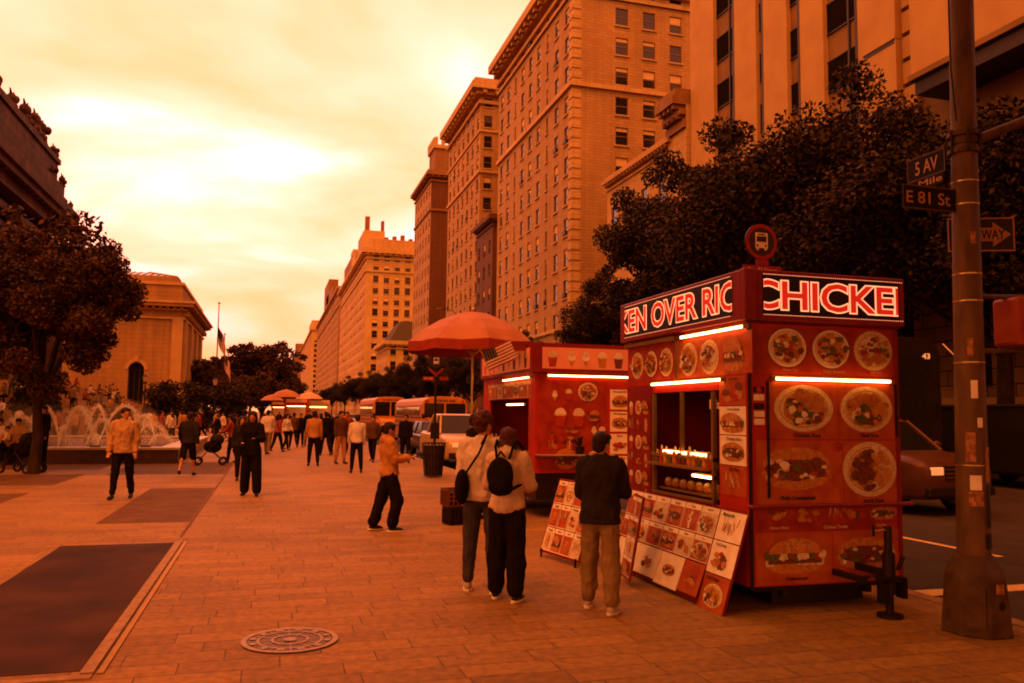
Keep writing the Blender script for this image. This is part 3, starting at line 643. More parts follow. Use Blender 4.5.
# ------------------------------------------------------------ standing menu boards, crates, bin
def aboard(pt0, pt1, h, lean, rows, label, seed, legs=True):
    a = V(pt0); b_ = V(pt1); d = b_-a; L = d.length; ang = math.atan2(d.y, d.x)
    t = thing('menu_board', label, 'menu board', (a.x, a.y, 0), ang)
    sh = M.Identity(4); sh[1][2] = lean/h; T = sh
    p = MB(T); p.bx(0, L, 0, .02, .06, h, REDD); p.build('board', t)
    rh = (h-.1)/rows
    for r_ in range(rows):
        p = MB(T); menu(p, .02, L-.02, .09+r_*rh, .08+(r_+1)*rh, -.004, ['dog', 'burger', 'pretzel', 'fries', 'wings', 'sub', 'cup'][(seed+r_*2) % 3:][:4] if L > .7 else ['burger', 'dog'][r_ % 2:][:1], seed+r_); p.build('menu_sheet', t)
    for x in ((.06, L-.06) if L > .7 else ()):
        p = MB(); p.cyl((x, lean+.05, h*.95), (x, lean+.42, .0), .014, .014, DARKMETAL, 6); p.cyl((x, .01, 0), (x, .012, .1), .014, .014, DARKMETAL, 6); p.build('leg', t)
    return t
aboard(G(538, 556), G(577, 569), .93, .30, 3, 'standing white and red menu board with three rows of snack photos', 3)
aboard(G(619, 580), G(628, 588), .9, .16, 4, 'narrow menu board with a column of food photos beside the chicken cart', 5)
pc = G(456, 524)
t = thing('cooler_box', 'small dark crate standing on the pavement under another crate', 'crate', pc[:], R(12))
def crate(t, w_, d_, h_, m, open_=True):
    p = MB(); p.bx(-w_/2, w_/2, -d_/2, d_/2, 0, .02, m)
    for s in (-1, 1):
        p.bx(-w_/2, w_/2, s*d_/2-.01, s*d_/2+.01, h_*.86, h_, m); p.bx(s*w_/2-.01, s*w_/2+.01, -d_/2+.012, d_/2-.012, h_*.86, h_, m)
        for k in range(6):
            x = -w_/2+.01+k*(w_-.02)/5; p.bx(x-.012, x+.012, s*d_/2-.008, s*d_/2+.008, .021, h_*.86, m); p.bx(s*w_/2-.008, s*w_/2+.008, (x)*d_/w_-.012, x*d_/w_+.012, .021, h_*.855, m)
        for z in (.3, .55): p.bx(-w_/2+.02, w_/2-.02, s*d_/2-.006, s*d_/2+.006, h_*z, h_*z+.02, m)
    p.build('basket', t); p = MB(); p.bx(-w_/2+.015, w_/2-.015, -d_/2+.015, d_/2-.015, .025, h_*.8, BLACK); p.build('contents', t)
crate(t, .34, .3, .28, BLACK)
t = thing('milk_crate', 'brown plastic crate stacked on top of the dark crate', 'crate', (pc.x, pc.y, .285), R(9)); crate(t, .40, .34, .27, pm('brown plastic', (.13, .055, .02), rough=.5))
bp_ = G(433, 477); t = thing('litter_bin', 'dark mesh litter bin under the far bus stop sign', 'litter bin', bp_[:])
p = MB()
for k in range(20):
    a = 2*math.pi*k/20; p.cyl((.24*math.cos(a), .24*math.sin(a), .03), (.32*math.cos(a), .32*math.sin(a), .92), .012, .012, BLACK, 4)
for z, r_ in ((.05, .245), (.35, .27), (.65, .3), (.92, .325)):
    for k in range(20):
        a = 2*math.pi*k/20; a2 = 2*math.pi*(k+1)/20; p.cyl((r_*math.cos(a), r_*math.sin(a), z), (r_*math.cos(a2), r_*math.sin(a2), z), .015, .015, BLACK, 4)
p.build('basket', t); p = MB(); p.cyl((0, 0, .04), (0, 0, .86), .22, .29, pm('bin liner', (.03, .025, .02), rough=.4), 16); p.build('liner', t)

# ------------------------------------------------------------ bus stop posts
ICON = pm('sign white', (.6, .45, .3), rough=.5); SIGNB = pm('sign dark blue', (.02, .018, .03), rough=.45)
def busstop(loc, H, r_, label, rz=0):
    t = thing('bus_stop_sign', label, 'bus stop sign', loc, rz)
    p = MB(); p.cyl((0, .03, 0), (0, .03, H-r_*.9), .04, .035, BLACK, 10); p.build('post', t)
    p = MB(); p.prism([(r_*math.cos(R(a)), -.012, H+r_*math.sin(R(a))) for a in range(0, 360, 12)], (0, .024, 0), SIGNB)
    p.ring(0, H, r_*.98, r_*.98, r_*.2, -.0145, REDD if r_ > .2 else SIGNB, 32)
    s = r_/.26
    x = .1*s; p.quad(-x, x, H-.09*s, H+.13*s, -.015, ICON); p.quad(-.08*s, .08*s, H+.0*s, H+.08*s, -.0165, SIGNB); p.quad(-.06*s, .06*s, H+.095*s, H+.115*s, -.0165, SIGNB)
    for q in (-.065, .065): p.disc(q*s, H-.055*s, .018*s, .018*s, -.0165, SIGNB, 10); p.quad((q-.02)*s, (q+.02)*s, H-.12*s, H-.093*s, -.015, ICON)
    p.build('round_sign', t, recalc=True)
    return t
p0 = onY(761, 242, 10.6)
t = busstop((p0.x, p0.y, 0), p0.z, .27, 'round bus stop sign rising behind the roof of the chicken cart')
p = MB(); p.bx(-.32, .32, -.03, -.01, p0.z-.48, p0.z-.36, REDD); p.text('East 81 Street', -.28, .28, p0.z-.45, p0.z-.39, -.033, ICON, keep=True); p.build('name_plate', t)
p = MB(); p.bx(-.1, .1, -.03, -.01, p0.z-.35, p0.z-.27, REDD); p.build('name_plate', t)
p0 = G(434, 474); q0 = onY(434, 361, p0.y)
t = busstop((p0.x, p0.y, 0), q0.z, .2, 'distant round bus stop sign with chevron and plates on a black post', R(-5))
p = MB(); z = q0.z-.25
p.prism([(-.2, -.02, z+.06), (0, -.02, z-.1), (.2, -.02, z+.06), (.2, -.02, z-.02), (0, -.02, z-.2), (-.2, -.02, z-.02)], (0, .02, 0), REDD); p.build('chevron', t, recalc=True)
p = MB(); p.bx(-.38, -.06, -.02, 0, z-.32, z-.2, REDD); p.bx(.1, .36, -.02, 0, z-.3, z-.2, REDD); p.text('M1 M2', -.34, -.1, z-.29, z-.23, -.022, ICON, keep=True); p.build('route_plate', t)
p = MB(); p.bx(-.13, .13, -.05, -.02, 1.0, 1.45, BLACK); p.build('timetable_box', t)

# ------------------------------------------------------------ traffic pole at the right
PX = G(978, 640); PX.y += .22; PX.x += .21
PM_ = pm('galvanised pole', (.14, .09, .045), (.06, .04, .02), sc=9, rough=.6, bump=.3, stretch=(1, 1, .3), lo=.3, hi=.7)
PB = pm('painted cast base', (.08, .055, .028), (.04, .027, .014), sc=7, rough=.6, bump=.3)
PATCH = pm('pasted sticker', (.42, .22, .1), (.16, .08, .04), sc=25, rough=.6)
pole = thing('street_pole', 'tall metal street pole with street name signs, stickers and a flared base', 'street pole', PX[:])
p = MB()
def octa(r_, z, k=8): return [(r_*math.cos(math.pi*2*j/k+math.pi/k), r_*math.sin(math.pi*2*j/k+math.pi/k), z) for j in range(k)]
p.loft([octa(.28, 0), octa(.27, .1), octa(.24, .45), octa(.235, .47), octa(.16, .60), octa(.15, .62)], PB)
p.build('base', pole, bevel=.01)
T45 = M.Rotation(R(-45), 4, 'Z')
p = MB(T45); p.bx(-.09, .07, -.262, -.235, .06, .40, PB); p.bx(-.07, .05, -.266, -.26, .08, .38, PB); p.build('access_door', pole, bevel=.004)
p = MB(); p.quad(-.03, .05, .34, .42, -.236, PATCH); p.build('sticker', pole); p = MB(); p.disc(.02, .25, .03, .04, -.246, BLACK, 8); p.build('sticker', pole)
p = MB(); p.cyl((0, 0, .6), (.05, 0, 4.1), .128, .103, PM_, 20); p.cyl((.05, 0, 4.1), (.14, 0, 9), .103, .085, PM_, 20); p.build('shaft', pole)
p = MB()
for z in (4.02, 4.17, 4.10):
    p.cyl((.05, 0, z-.02), (.05, 0, z+.02), .13 if z != 4.10 else .118, None, PB, 20)
for a in range(0, 360, 60): p.cyl((.05+.13*math.cos(R(a)), .13*math.sin(R(a)), 4.0), (.05+.13*math.cos(R(a)), .13*math.sin(R(a)), 4.2), .014, .014, DARKMETAL, 6)
p.build('clamp', pole)
for z in (2.2, 2.72, 2.95, 3.55, 3.75, 1.35):
    p = MB(); rz_ = .128-(z-.6)*.0069; p.cyl(((z-.6)*.0143, 0, z-.006), ((z-.6)*.0143, 0, z+.006), rz_+.003, None, STEEL, 20, caps=False); p.build('band', pole)
# stickers wrapped on the shaft
def wrap(z0, z1, a0, a1, m):
    a0 -= 22; a1 -= 22
    q = MB(); r_ = .1325; n_ = 6; vs = []
    for k in range(n_+1):
        a = R(a0+(a1-a0)*k/n_)
        for z in (z0, z1): rq = r_-(z-.6)*.0071+.001; vs.append((rq*math.cos(a)+.0143*(z-.6), rq*math.sin(a), z))
    q.add(vs, [(2*k, 2*k+2, 2*k+3, 2*k+1) for k in range(n_)], m); q.build('sticker', pole)
wrap(1.02, 1.14, 235, 285, PATCH); wrap(1.15, 1.27, 240, 280, PAPER); wrap(1.38, 1.62, 228, 262, PATCH); wrap(.85, 1.2, 300, 330, BLACK); wrap(1.22, 1.5, 296, 325, PATCH); wrap(1.9, 2.05, 250, 275, PAPER); wrap(2.25, 2.4, 240, 262, PATCH); wrap(.68, .8, 290, 330, BLACK); wrap(1.66, 1.74, 270, 290, PAPER); wrap(3.2, 3.3, 262, 285, PATCH)
# name plates
GN = pm('dark green sign', (.012, .012, .009), rough=.6, spec=.1); LETT = pm('reflective lettering', (.45, .26, .14), rough=.6); EDGE = pm('sign edge', (.10, .055, .03), rough=.5)
TP = SIDE(-.14, .75)
def plate(T, x0, x1, z0, z1, s, tx0, tx1, tz0, tz1, m=GN, border=True):
    q = MB(T); q.bx(x0, x1, -.006, .006, z0, z1, m)
    if border:
        for (a, b2, c, d2) in ((x0, x1, z0, z0+.012), (x0, x1, z1-.012, z1), (x0, x0+.012, z0+.012, z1-.012), (x1-.012, x1, z0+.012, z1-.012)): q.quad(a, b2, c, d2, -.008, EDGE)
    q.text(s, tx0, tx1, tz0, tz1, -.009, LETT, bold=.012); return q.build('name_plate', pole)
za = onX(937, 162, PX.x-.14).z
plate(TP, .3, .74, za-.105, za+.105, '5 AV', .40, .66, za-.06, za+.06)
plate(SIDE(-.145, .75),   .3, .72, za-.20, za-.108, 'Mile', .44, .71, za-.178, za-.12, border=False)
zb = onY(927, 198, PX.y).z
xl = onY(905, 195, PX.y).x-PX.x
plate(M.Identity(4), xl-.03, -.05, zb-.105, zb+.1, 'E 81 St', xl+.005, -.125, zb-.055, zb+.05)
# one way arrow sign, turned half away, behind the pole
zc = onY(1000, 232, PX.y).z; TO = M.Translation((.30, .16, 0)) @ M.Rotation(R(-24), 4, 'Z')
p = MB(TO); x0, x1 = -.23, .32; p.bx(x0, x1, -.006, .006, zc-.15, zc+.15, BLACK)
for (a, b2, c, d2) in ((x0, x1, zc-.15, zc-.138), (x0, x1, zc+.138, zc+.15), (x0, x0+.012, zc-.138, zc+.138), (x1-.012, x1, zc-.138, zc+.138)): p.quad(a, b2, c, d2, -.008, LETT)
p.add([(x0+.06, -.009, zc-.06), (x1-.18, -.009, zc-.06), (x1-.18, -.009, zc-.11), (x1-.03, -.009, zc), (x1-.18, -.009, zc+.11), (x1-.18, -.009, zc+.06), (x0+.06, -.009, zc+.06)], [(0, 1, 2, 3, 4, 5, 6)], LETT)
p.text('ONE WAY', x0+.08, x1-.08, zc-.045, zc+.045, -.011, BLACK, bold=.02); p.build('arrow_sign', pole)
# signal arms and box
zA = onY(1000, 297, PX.y).z; zB = onY(1000, 351, PX.y).z; XS = onY(1012, 320, PX.y).x-PX.x
for z in (zA, zB):
    p = MB(); p.cyl((.1, 0, z-.01), (XS+.5, 0, z+.03), .022, .022, PM_, 10); p.build('signal_arm', pole)
p = MB(); z0, z1 = zB+.04, zA-.01
rings = []
for (x, i_) in ((XS-.1, .03), (XS-.08, 0), (XS+.34, 0), (XS+.36, .03)): rings.append([(x, -.15+i_, z0+i_), (x, .12-i_, z0+i_), (x, .12-i_, z1-i_), (x, -.15+i_, z1-i_)])
p.loft(rings, pm('orange signal housing', (.36, .07, .025), (.26, .045, .015), sc=5, rough=.5)); so3 = p.build('signal_box', pole, bevel=.02, seg=2, recalc=True)
p = MB(); p.disc(XS+.02, (z0+z1)/2-.03, .055, .085, -.155, PATCH, 9, wob=.2, seed=3); p.disc(XS+.02, (z0+z1)/2, .03, .04, -.1565, BLACK, 8, wob=.2); p.disc(XS+.2, (z0+z1)/2+.05, .05, .04, -.155, BLACK, 9, wob=.3, seed=8); p.build('sticker', so3)
p = MB(); p.cyl((.08, 0, 4.1), (1.6, -.25, 4.75), .045, .035, PM_, 10); p.build('mast_arm', pole)
p = MB(); p.tube([(-.11, -.06, 6), (-.14, -.08, 5.2), (-.13, -.07, 4.7), (-.10, -.08, 4.25)], .008, BLACK); p.build('cable', pole)
# ------------------------------------------------------------ buildings
BRICKL = brickmat('pale brick', (.35, .25, .115), (.30, .205, .09), (.19, .13, .06), .9, .3, ms=.02, vert=True, bump=.15, big=.16, bigsc=.08)
LIME = brickmat('limestone blocks', (.45, .34, .16), (.40, .295, .135), (.2, .14, .065), 1.4, .55, ms=.02, vert=True, bump=.25, big=.14, bigsc=.08)
SMOOTHL = pm('smooth limestone', (.42, .31, .145), (.34, .245, .115), sc=.5, rough=.85)
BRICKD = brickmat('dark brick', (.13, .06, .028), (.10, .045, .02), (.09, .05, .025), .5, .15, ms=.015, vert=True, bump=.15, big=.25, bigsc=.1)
BRICKM = brickmat('tan brick', (.24, .14, .06), (.2, .115, .05), (.15, .10, .05), .6, .2, ms=.015, vert=True, bump=.15, big=.2, bigsc=.1)
ROOFM = pm('roof felt', (.06, .05, .03), rough=.9)
FRAME = pm('window frame', (.22, .15, .07), rough=.6); FRAMED = pm('dark window frame', (.03, .025, .02), rough=.5)
BLIND = pm('window blind', (.6, .46, .24), rough=.8); CURT = pm('dim room', (.05, .03, .015), rough=.9)
WINC = {}
def winmesh(w_, h, kind, fr, sill):
    k = (round(w_, 2), round(h, 2), kind, fr.name, sill)
    if k in WINC: return WINC[k]
    p = MB(); t = .07 if w_ < 2 else .09
    y = .1
    p.bx(0, w_, y+.04, y+.06, 0, h, GLASS)
    p.bx(0, t, y-.02, y+.035, 0, h, fr); p.bx(w_-t, w_, y-.02, y+.035, 0, h, fr); p.bx(t, w_-t, y-.02, y+.035, 0, t, fr); p.bx(t, w_-t, y-.02, y+.035, h-t, h, fr)
    p.bx(t, w_-t, y-.01, y+.036, h*.5-.03, h*.5+.03, fr)
    if w_ > 2: p.bx(w_*.5-.03, w_*.5+.03, y-.01, y+.037, t, h-t, fr)
    if kind == 1: p.bx(t, w_-t, y+.02, y+.038, h*.55, h-t, BLIND)
    if kind == 2: p.bx(t, w_-t, y+.02, y+.038, h*.78, h-t, BLIND)
    if kind == 3: p.bx(w_*.15, w_*.85, y-.32, y+.03, t, t+.42, FRAMED)
    if sill: p.bx(-.12, w_+.12, -.14, .08, -.16, -.004, SMOOTHL)
    me = bpy.data.meshes.new('window'); p.bm.to_mesh(me); p.bm.free()
    for m in p.mats: me.materials.append(m)
    WINC[k] = me; return me
def facade(mb, w_, z0, h, wins, m, T, reveal=.3, zsplit=()):
    xs = sorted(set([0, w_]+[q for a in wins for q in (a[0], a[1])])); zs = sorted(set([z0, h]+[q for a in wins for q in (a[2], a[3])]+list(zsplit)))
    ws = {}
    for a in wins: ws[(round(a[0], 4), round(a[2], 4))] = a
    hole = set()
    for i in range(len(xs)-1):
        for j in range(len(zs)-1):
            cx, cz = (xs[i]+xs[i+1])/2, (zs[j]+zs[j+1])/2
            for a in wins:
                if a[0] < cx < a[1] and a[2] < cz < a[3]: hole.add((i, j)); break
    old = mb.T; mb.T = old @ T
    for j in range(len(zs)-1):
        i = 0
        while i < len(xs)-1:
            if (i, j) in hole: i += 1; continue
            k = i
            while k+1 < len(xs)-1 and (k+1, j) not in hole: k += 1
            mb.quad(xs[i], xs[k+1], zs[j], zs[j+1], 0, m); i = k+1
    for a in wins:
        x0, x1, a0, a1 = a[:4]
        mb.add([(x0,0,a0),(x1,0,a0),(x1,0,a1),(x0,0,a1),(x0,reveal,a0),(x1,reveal,a0),(x1,reveal,a1),(x0,reveal,a1)], [(0,1,5,4),(1,2,6,5),(2,3,7,6),(3,0,4,7)], m)
    mb.T = old
def grid(w_, n, ww, floors, z0, fh, wh, sillh=.9, margin=None, pattern=None):
    out = []
    xs = []
    margin = w_/n*.5 if margin is None else margin
    for i in range(n):
        cx = margin+(w_-2*margin)*i/(n-1) if n > 1 else w_/2
        q = ww if not pattern else pattern[i % len(pattern)]
        xs.append((cx-q/2, cx+q/2))
    for f in range(floors):
        for a in xs: out.append((a[0], a[1], z0+f*fh+sillh, z0+f*fh+sillh+wh))
    return out
def building(name, label, x0, y0, wy, dx, h, m, street, south, cornice=1.0, bands=(), msouth=None, fr=FRAME, dent=True, sill=True, seed=1, group='buildings along the avenue', cat='building', maxw=96, parapet=None, corn_m=None):
    rr = random.Random(seed); t = thing(name, label, cat, (x0, y0, 0), 0, group); corn_m = corn_m or m
    TW = M.Translation((0, wy, 0)) @ M.Rotation(R(-90), 4, 'Z'); TS_ = M.Identity(4)
    b = MB()
    facade(b, wy, 0, h, street, m, TW); facade(b, dx, 0, h, south, msouth or m, TS_)
    b.add([(dx, 0, 0), (dx, wy, 0), (dx, wy, h), (dx, 0, h)], [(0,1,2,3)], msouth or m); b.add([(0, wy, 0), (dx, wy, 0), (dx, wy, h), (0, wy, h)], [(3,2,1,0)], msouth or m)
    b.build('wall', t)
    r_ = MB(); r_.bx(-.02, dx, -.02, wy, h+.004, h+.3, corn_m); r_.build('roof', t)
    if cornice:
        c = MB(); k = cornice
        for (o0, a, b2) in ((.25*k, h-1.5*k, h-1.2*k), (.5*k, h-.75*k, h-.45*k), (1.0*k, h-.4*k, h+.25*k), (.75*k, h+.254*k, h+.6*k)):
            c.bx(-o0, .01, -o0, wy+.1, a, b2, corn_m); c.bx(.013, dx, -o0, .01, a, b2, corn_m)
        if dent:
            n_ = int(wy/(1.1*k)); 
            for i in range(n_): y = i*wy/n_; c.bx(-.85*k, -.003, y, y+.35*k, h-.447*k-.28*k, h-.403*k, corn_m)
            for i in range(int(dx/(1.1*k))): x = i*1.1*k; c.bx(x, x+.35*k, -.85*k, -.003, h-.447*k-.28*k, h-.403*k, corn_m)
        c.build('cornice', t)
    for z, o0, th in bands:
        c = MB(); c.bx(-o0, .01, -o0, wy+.05, z, z+th, corn_m); c.bx(.013, dx, -o0, .01, z, z+th, corn_m); c.build('band_course', t)
    lst = [(TW, a) for a in street]+[(TS_, a) for a in south]
    def dist(q):
        p_ = V((x0, y0, 0))+q[0] @ V(((q[1][0]+q[1][1])/2, 0, q[1][2])); d_ = camo.matrix_world.inverted() @ p_
        if d_.z > 0: return 1e9
        px_ = abs(d_.x/-d_.z); py_ = abs(d_.y/-d_.z)
        return (d_.length if px_ < .68 and py_ < .46 else d_.length+1000)
    lst.sort(key=dist)
    rest = []
    for i, (T, a) in enumerate(lst):
        kind = rr.choice([0, 0, 0, 1, 1, 2, 2, 3 if sill else 0]) if a[1]-a[0] < 2 else rr.choice([0, 1, 2])
        me = winmesh(a[1]-a[0], a[3]-a[2], kind, fr, sill); Mx = T @ M.Translation((a[0], 0, a[2]))
        if i < maxw:
            o = bpy.data.objects.new('window', me); COL.objects.link(o); o.parent = t; o.matrix_local = Mx
        else: rest.append((me, Mx))
    if rest:
        bm = bmesh.new(); allm = []
        for me, Mx in rest:
            tmp = me.copy(); tmp.transform(Mx)
            idx = []
            for m_ in me.materials:
                if m_ not in allm: allm.append(m_)
                idx.append(allm.index(m_))
            for p_ in tmp.polygons: p_.material_index = idx[p_.material_index]
            bm.from_mesh(tmp); bpy.data.meshes.remove(tmp)
        me = bpy.data.meshes.new('further_windows'); bm.to_mesh(me); bm.free()
        for m_ in allm: me.materials.append(m_)
        o = bpy.data.objects.new('further_windows', me); COL.objects.link(o); o.parent = t; o['kind'] = 'stuff'
    return t
F = 27.0
# large pale apartment block (the tallest in the middle of the photo)
st = [w_ for w_ in grid(27.5, 9, 1.15, 15, 0, 3.05, 1.75, .8, margin=1.7, pattern=[1.2, 1.2, .6, 1.2, 1.2, 1.2, .6, 1.2, 1.2]) if w_[2] > 7]
st += grid(27.5, 8, 1.5, 1, 3.6, 3, 2.3, .6, margin=2) + grid(27.5, 7, 1.5, 1, 0, 3, 2.3, .6, margin=2)
so_w = grid(34, 9, 1.35, 15, 0, 3.05, 1.8, .75, margin=5.2)
so_w = [(a[0], a[1], a[2], a[3]) for a in so_w if a[2] > 4]
t = building('apartment_building', 'tallest pale brick apartment block with bracketed cornice rising above the red carts', F, 73.5, 27.5, 34, 46.2, BRICKL, st, so_w, 1.5, [(6.6, .3, .5), (9.9, .2, .35), (33.6, .3, .45), (42.9, .25, .35)], corn_m=LIME)
c = MB()
for i in range(45): z = .5+i*1.0; c.bx(-.06, .9, -.06, .9, z, z+.82, LIME)
c.build('quoin', t)
t2_ = MB(); t2_.bx(8, 16, 6, 16, 46.5, 51, BRICKM); t2_.bx(20, 26, 8, 12, 46.5, 50, BRICKM); t2_.build('roof_house', t)
# second block
st = grid(22, 7, 1.15, 16, 0, 2.95, 1.7, .8, margin=1.6); so_w = grid(20, 5, 1.2, 16, 0, 2.95, 1.7, .8, margin=1.1)
t = building('apartment_building', 'tan apartment block left of the tallest one, with a deep overhanging cornice', F, 110.8, 22, 20, 47.8, BRICKL, st, so_w, 1.6, [(8.7, .3, .4), (35.5, .25, .4), (41.4, .2, .3)], seed=3, corn_m=LIME)
c = MB(); c.bx(3, 8, 3, 9, 48.2, 51, BRICKM); c.bx(6, 9, 12, 14, 48.2, 50, SMOOTHL); c.build('roof_house', t)
# low dark brick house with fire escape between them
st = grid(8.6, 3, 1.1, 8, 0, 3.1, 1.8, .8); so_w = grid(14, 4, 1, 8, 0, 3.1, 1.6, .8)
t = building('brick_house', 'dark brick house squeezed between two tall apartment blocks, with a fire escape', F-.4, 101.8, 8.6, 14, 27, BRICKD, st, so_w, .7, [(6, .2, .3)], seed=4, sill=False)
p = MB()
for k in range(8):
    z = 3+k*3.1; p.bx(.8, 4.4, -1.1, -.05, z, z+.08, DARKMETAL); p.bx(.8, 4.4, -1.12, -1.08, z+.5, z+.56, DARKMETAL); p.bx(.8, 4.4, -1.12, -1.08, z+.95, z+1.0, DARKMETAL)
    for x in np.linspace(.8, 4.4, 9): p.bx(x, x+.04, -1.12, -1.08, z+.08, z+.95, DARKMETAL)
    p.cyl((1.2, -.7, z), (3.8, -.7, z+3.1), .07, .07, DARKMETAL, 4)
p.build('fire_escape', t)
# third: corner with dark side wall
st = grid(18, 6, 1.1, 16, 0, 2.95, 1.6, .8, margin=1.4)
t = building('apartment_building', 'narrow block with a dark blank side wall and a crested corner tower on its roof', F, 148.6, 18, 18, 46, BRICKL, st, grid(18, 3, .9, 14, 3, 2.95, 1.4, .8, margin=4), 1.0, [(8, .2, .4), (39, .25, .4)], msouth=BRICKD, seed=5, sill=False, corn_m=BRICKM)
c = MB(); c.bx(.6, 6.5, .5, 6, 46.3, 51, BRICKM); c.bx(.3, 6.8, .2, 6.3, 51.003, 51.7, LIME)
for k in range(5): c.bx(.6+k*1.3, 1.2+k*1.3, .4, 1.0, 51.703, 53.2, LIME); c.bx(.3, .9, .5+k*1.3, 1.1+k*1.3, 51.704, 53, LIME)
c.build('roof_tower', t)
# mansion
st = grid(20, 6, 1.4, 5, 0, 3.8, 2.3, .8); so_w = grid(16, 5, 1.4, 5, 0, 3.8, 2.3, .8)
t = building('town_mansion', 'low classical mansion with a sloping roof beyond the narrow dark sided block', F, 205, 20, 18, 19, LIME, st, so_w, 1.0, [(4.2, .4, .5)], seed=6)
c = MB(); c.frus([(.5, .5, 19.3), (17.5, .5, 19.3), (17.5, 19.5, 19.3), (.5, 19.5, 19.3)], [(4, 4, 25), (14, 4, 25), (14, 16, 25), (4, 16, 25)], ROOFM); c.build('mansard_roof', t)
# fourth block with penthouse
st = grid(100, 26, 1.4, 15, 0, 3.45, 2.0, .9); so_w = grid(26, 7, 1.7, 15, 0, 3.45, 2.2, .8, margin=3)
t = building('apartment_building', 'distant cream block with windowed side wall and stepped penthouse tower', F, 258, 100, 30, 52, LIME, st, so_w, 1.6, [(10, .4, .6), (45.5, .4, .6)], seed=7, maxw=90)
c = MB(); c.bx(1, 30, 2, 60, 52.3, 56.5, LIME); c.bx(1, 8, 20, 40, 56.503, 63, LIME); c.bx(1.5, 3, 21, 23, 63.003, 68, BRICKM); c.bx(7, 8, 22, 24, 63.003, 67, BRICKM); c.bx(1, 9, 62, 98, 52.3, 62, BRICKM); c.bx(.5, 5, 44, 58, 56.504, 60, LIME); c.bx(2, 7, 70, 80, 62.003, 66, LIME)
for k in range(9): c.bx(6+k*2.6, 7.2+k*2.6, 4, 6, 56.504, 57.6+(k % 3)*.5, BRICKM)
c.build('penthouse', t)
st = grid(180, 40, 1.8, 16, 0, 3.5, 2.2, .9)
t = building('apartment_building', 'very distant apartment slab with water tower crown, left of the penthouse tower', F, 367, 180, 30, 56, BRICKL, st, grid(30, 6, 1.8, 15, 0, 3.5, 2.1, .9), 1.2, [(48, .4, .6)], seed=8, maxw=60)
c = MB(); c.bx(1, 14, 60, 110, 56.3, 66, BRICKM); c.bx(1, 6, 90, 130, 56.3, 74, BRICKM); c.build('roof_house', t)
t = building('apartment_building', 'pale far block near the end of the avenue', F, 620, 220, 30, 62, LIME, grid(220, 40, 2.2, 16, 0, 3.7, 2.4, .9), grid(30, 5, 2.5, 15, 0, 3.7, 2.4, .9), 1.2, [], seed=9, maxw=40)
c = MB(); c.bx(1, 14, 30, 80, 62.3, 72, LIME); c.build('roof_house', t)
t = building('apartment_building', 'darker farthest block closing the row at the vanishing point of the avenue', F-3, 950, 300, 30, 66, BRICKM, grid(300, 30, 3.5, 10, 0, 6, 3, .9), [], 1.2, [], seed=10, maxw=30)
c = MB(); c.bx(1, 10, 30, 60, 66.3, 80, BRICKM); c.build('roof_house', t)
# ---- near right: townhouse and the stone tower with piers
st = grid(14.5, 5, 1.2, 7, 0, 3.1, 1.9, .8)
t = building('townhouse', 'blank pale side walled townhouse stepping up between the tower and the tall brick block', F, 53, 11.7, 22, 21.5, SMOOTHL, grid(11.7, 4, 1.2, 6, 0, 3.3, 1.9, .8), [], .5, [], seed=12)
c = MB(); c.bx(2, 22, 3, 11.5, 21.8, 23.6, SMOOTHL); c.bx(5.5, 22, 3.2, 11, 23.603, 25.2, SMOOTHL); c.bx(9, 11, 4, 8, 25.203, 27.5, LIME); c.build('stepped_roof', t)
c = MB()
for k in range(7): c.cyl((1.2+k*1.1, 11.4, 21.5), (1.2+k*1.1, 11.4, 22.1), .18, .2, BRICKM, 8)
c.build('chimney_pot', t)
TS3 = pm('stone cladding', (.41, .30, .14), (.35, .25, .115), sc=.7, rough=.85); TWP = pm('recess shaded spandrel stone', (.21, .14, .065), sc=1, rough=.85)  # spandrel colour deepened so the recesses between the piers look shaded
tw = thing('apartment_building', 'nearest stone tower with tall piers and dark ribbon windows above the trees at the right', 'building', (F, 12, 0), 0, 'buildings along the avenue')
H = 46
def Yc(px): return F/math.tan(YAW+math.atan((px-512)/FPX))-12
b = MB(); b.bx(.6, 20, -6, Yc(690), 0, H, TWP); b.build('wall', tw)
edges = [(693, 717), (738, 761), (768, 793), (806, 831), (866, 906)]
for a, c_ in edges:
    p = MB(); p.bx(0, .9, Yc(c_), Yc(a), 5, H, TS3); p.build('pier', tw)
strips = [(717, 738), (761, 768), (793, 806), (831, 866)]
for i, (a, c_) in enumerate(strips):
    y0, y1 = Yc(c_), Yc(a)
    f = MB(); f.bx(.3, .62, y0, y1, 5, H, TWP)
    mm = y0+(y1-y0)*.33
    if i in (0, 3): f.bx(.18, .32, mm-.05, mm+.05, 5, H, FRAMED)
    f.bx(-.02, .32, y0-.05, y0+.12, 5, H, FRAMED)
    f.build('window_bay', tw)
    for k in range(13):
        z = 6.2+k*3.1; q = MB(); q.bx(.24, .297, y0+.12, y1-.02, z, z+1.55, GLASST); q.bx(.21, .30, y0+.12, y1-.02, z-.08, z-.003, FRAMED); q.bx(.21, .30, y0+.12, y1-.02, z+1.553, z+1.6, FRAMED)
        if i in (0, 3): q.bx(.215, .298, mm+.06, mm+.12, z, z+1.55, FRAMED)
        q.build('window', tw)
        if i == 3:
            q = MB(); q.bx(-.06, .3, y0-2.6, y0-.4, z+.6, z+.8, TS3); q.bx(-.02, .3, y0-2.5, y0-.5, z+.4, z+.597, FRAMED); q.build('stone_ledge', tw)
yq0, yq1 = Yc(921), Yc(907)
for k in range(34): q = MB(); q.bx(.3, .75, yq0, yq1, 5+k*1.2, 5.98+k*1.2, TS3); q.build('quoin', tw)
zb_ = onX(935, 62, F-1.4).z
yb = (F-1.3)/math.tan(YAW+math.atan((921-512)/FPX))-12
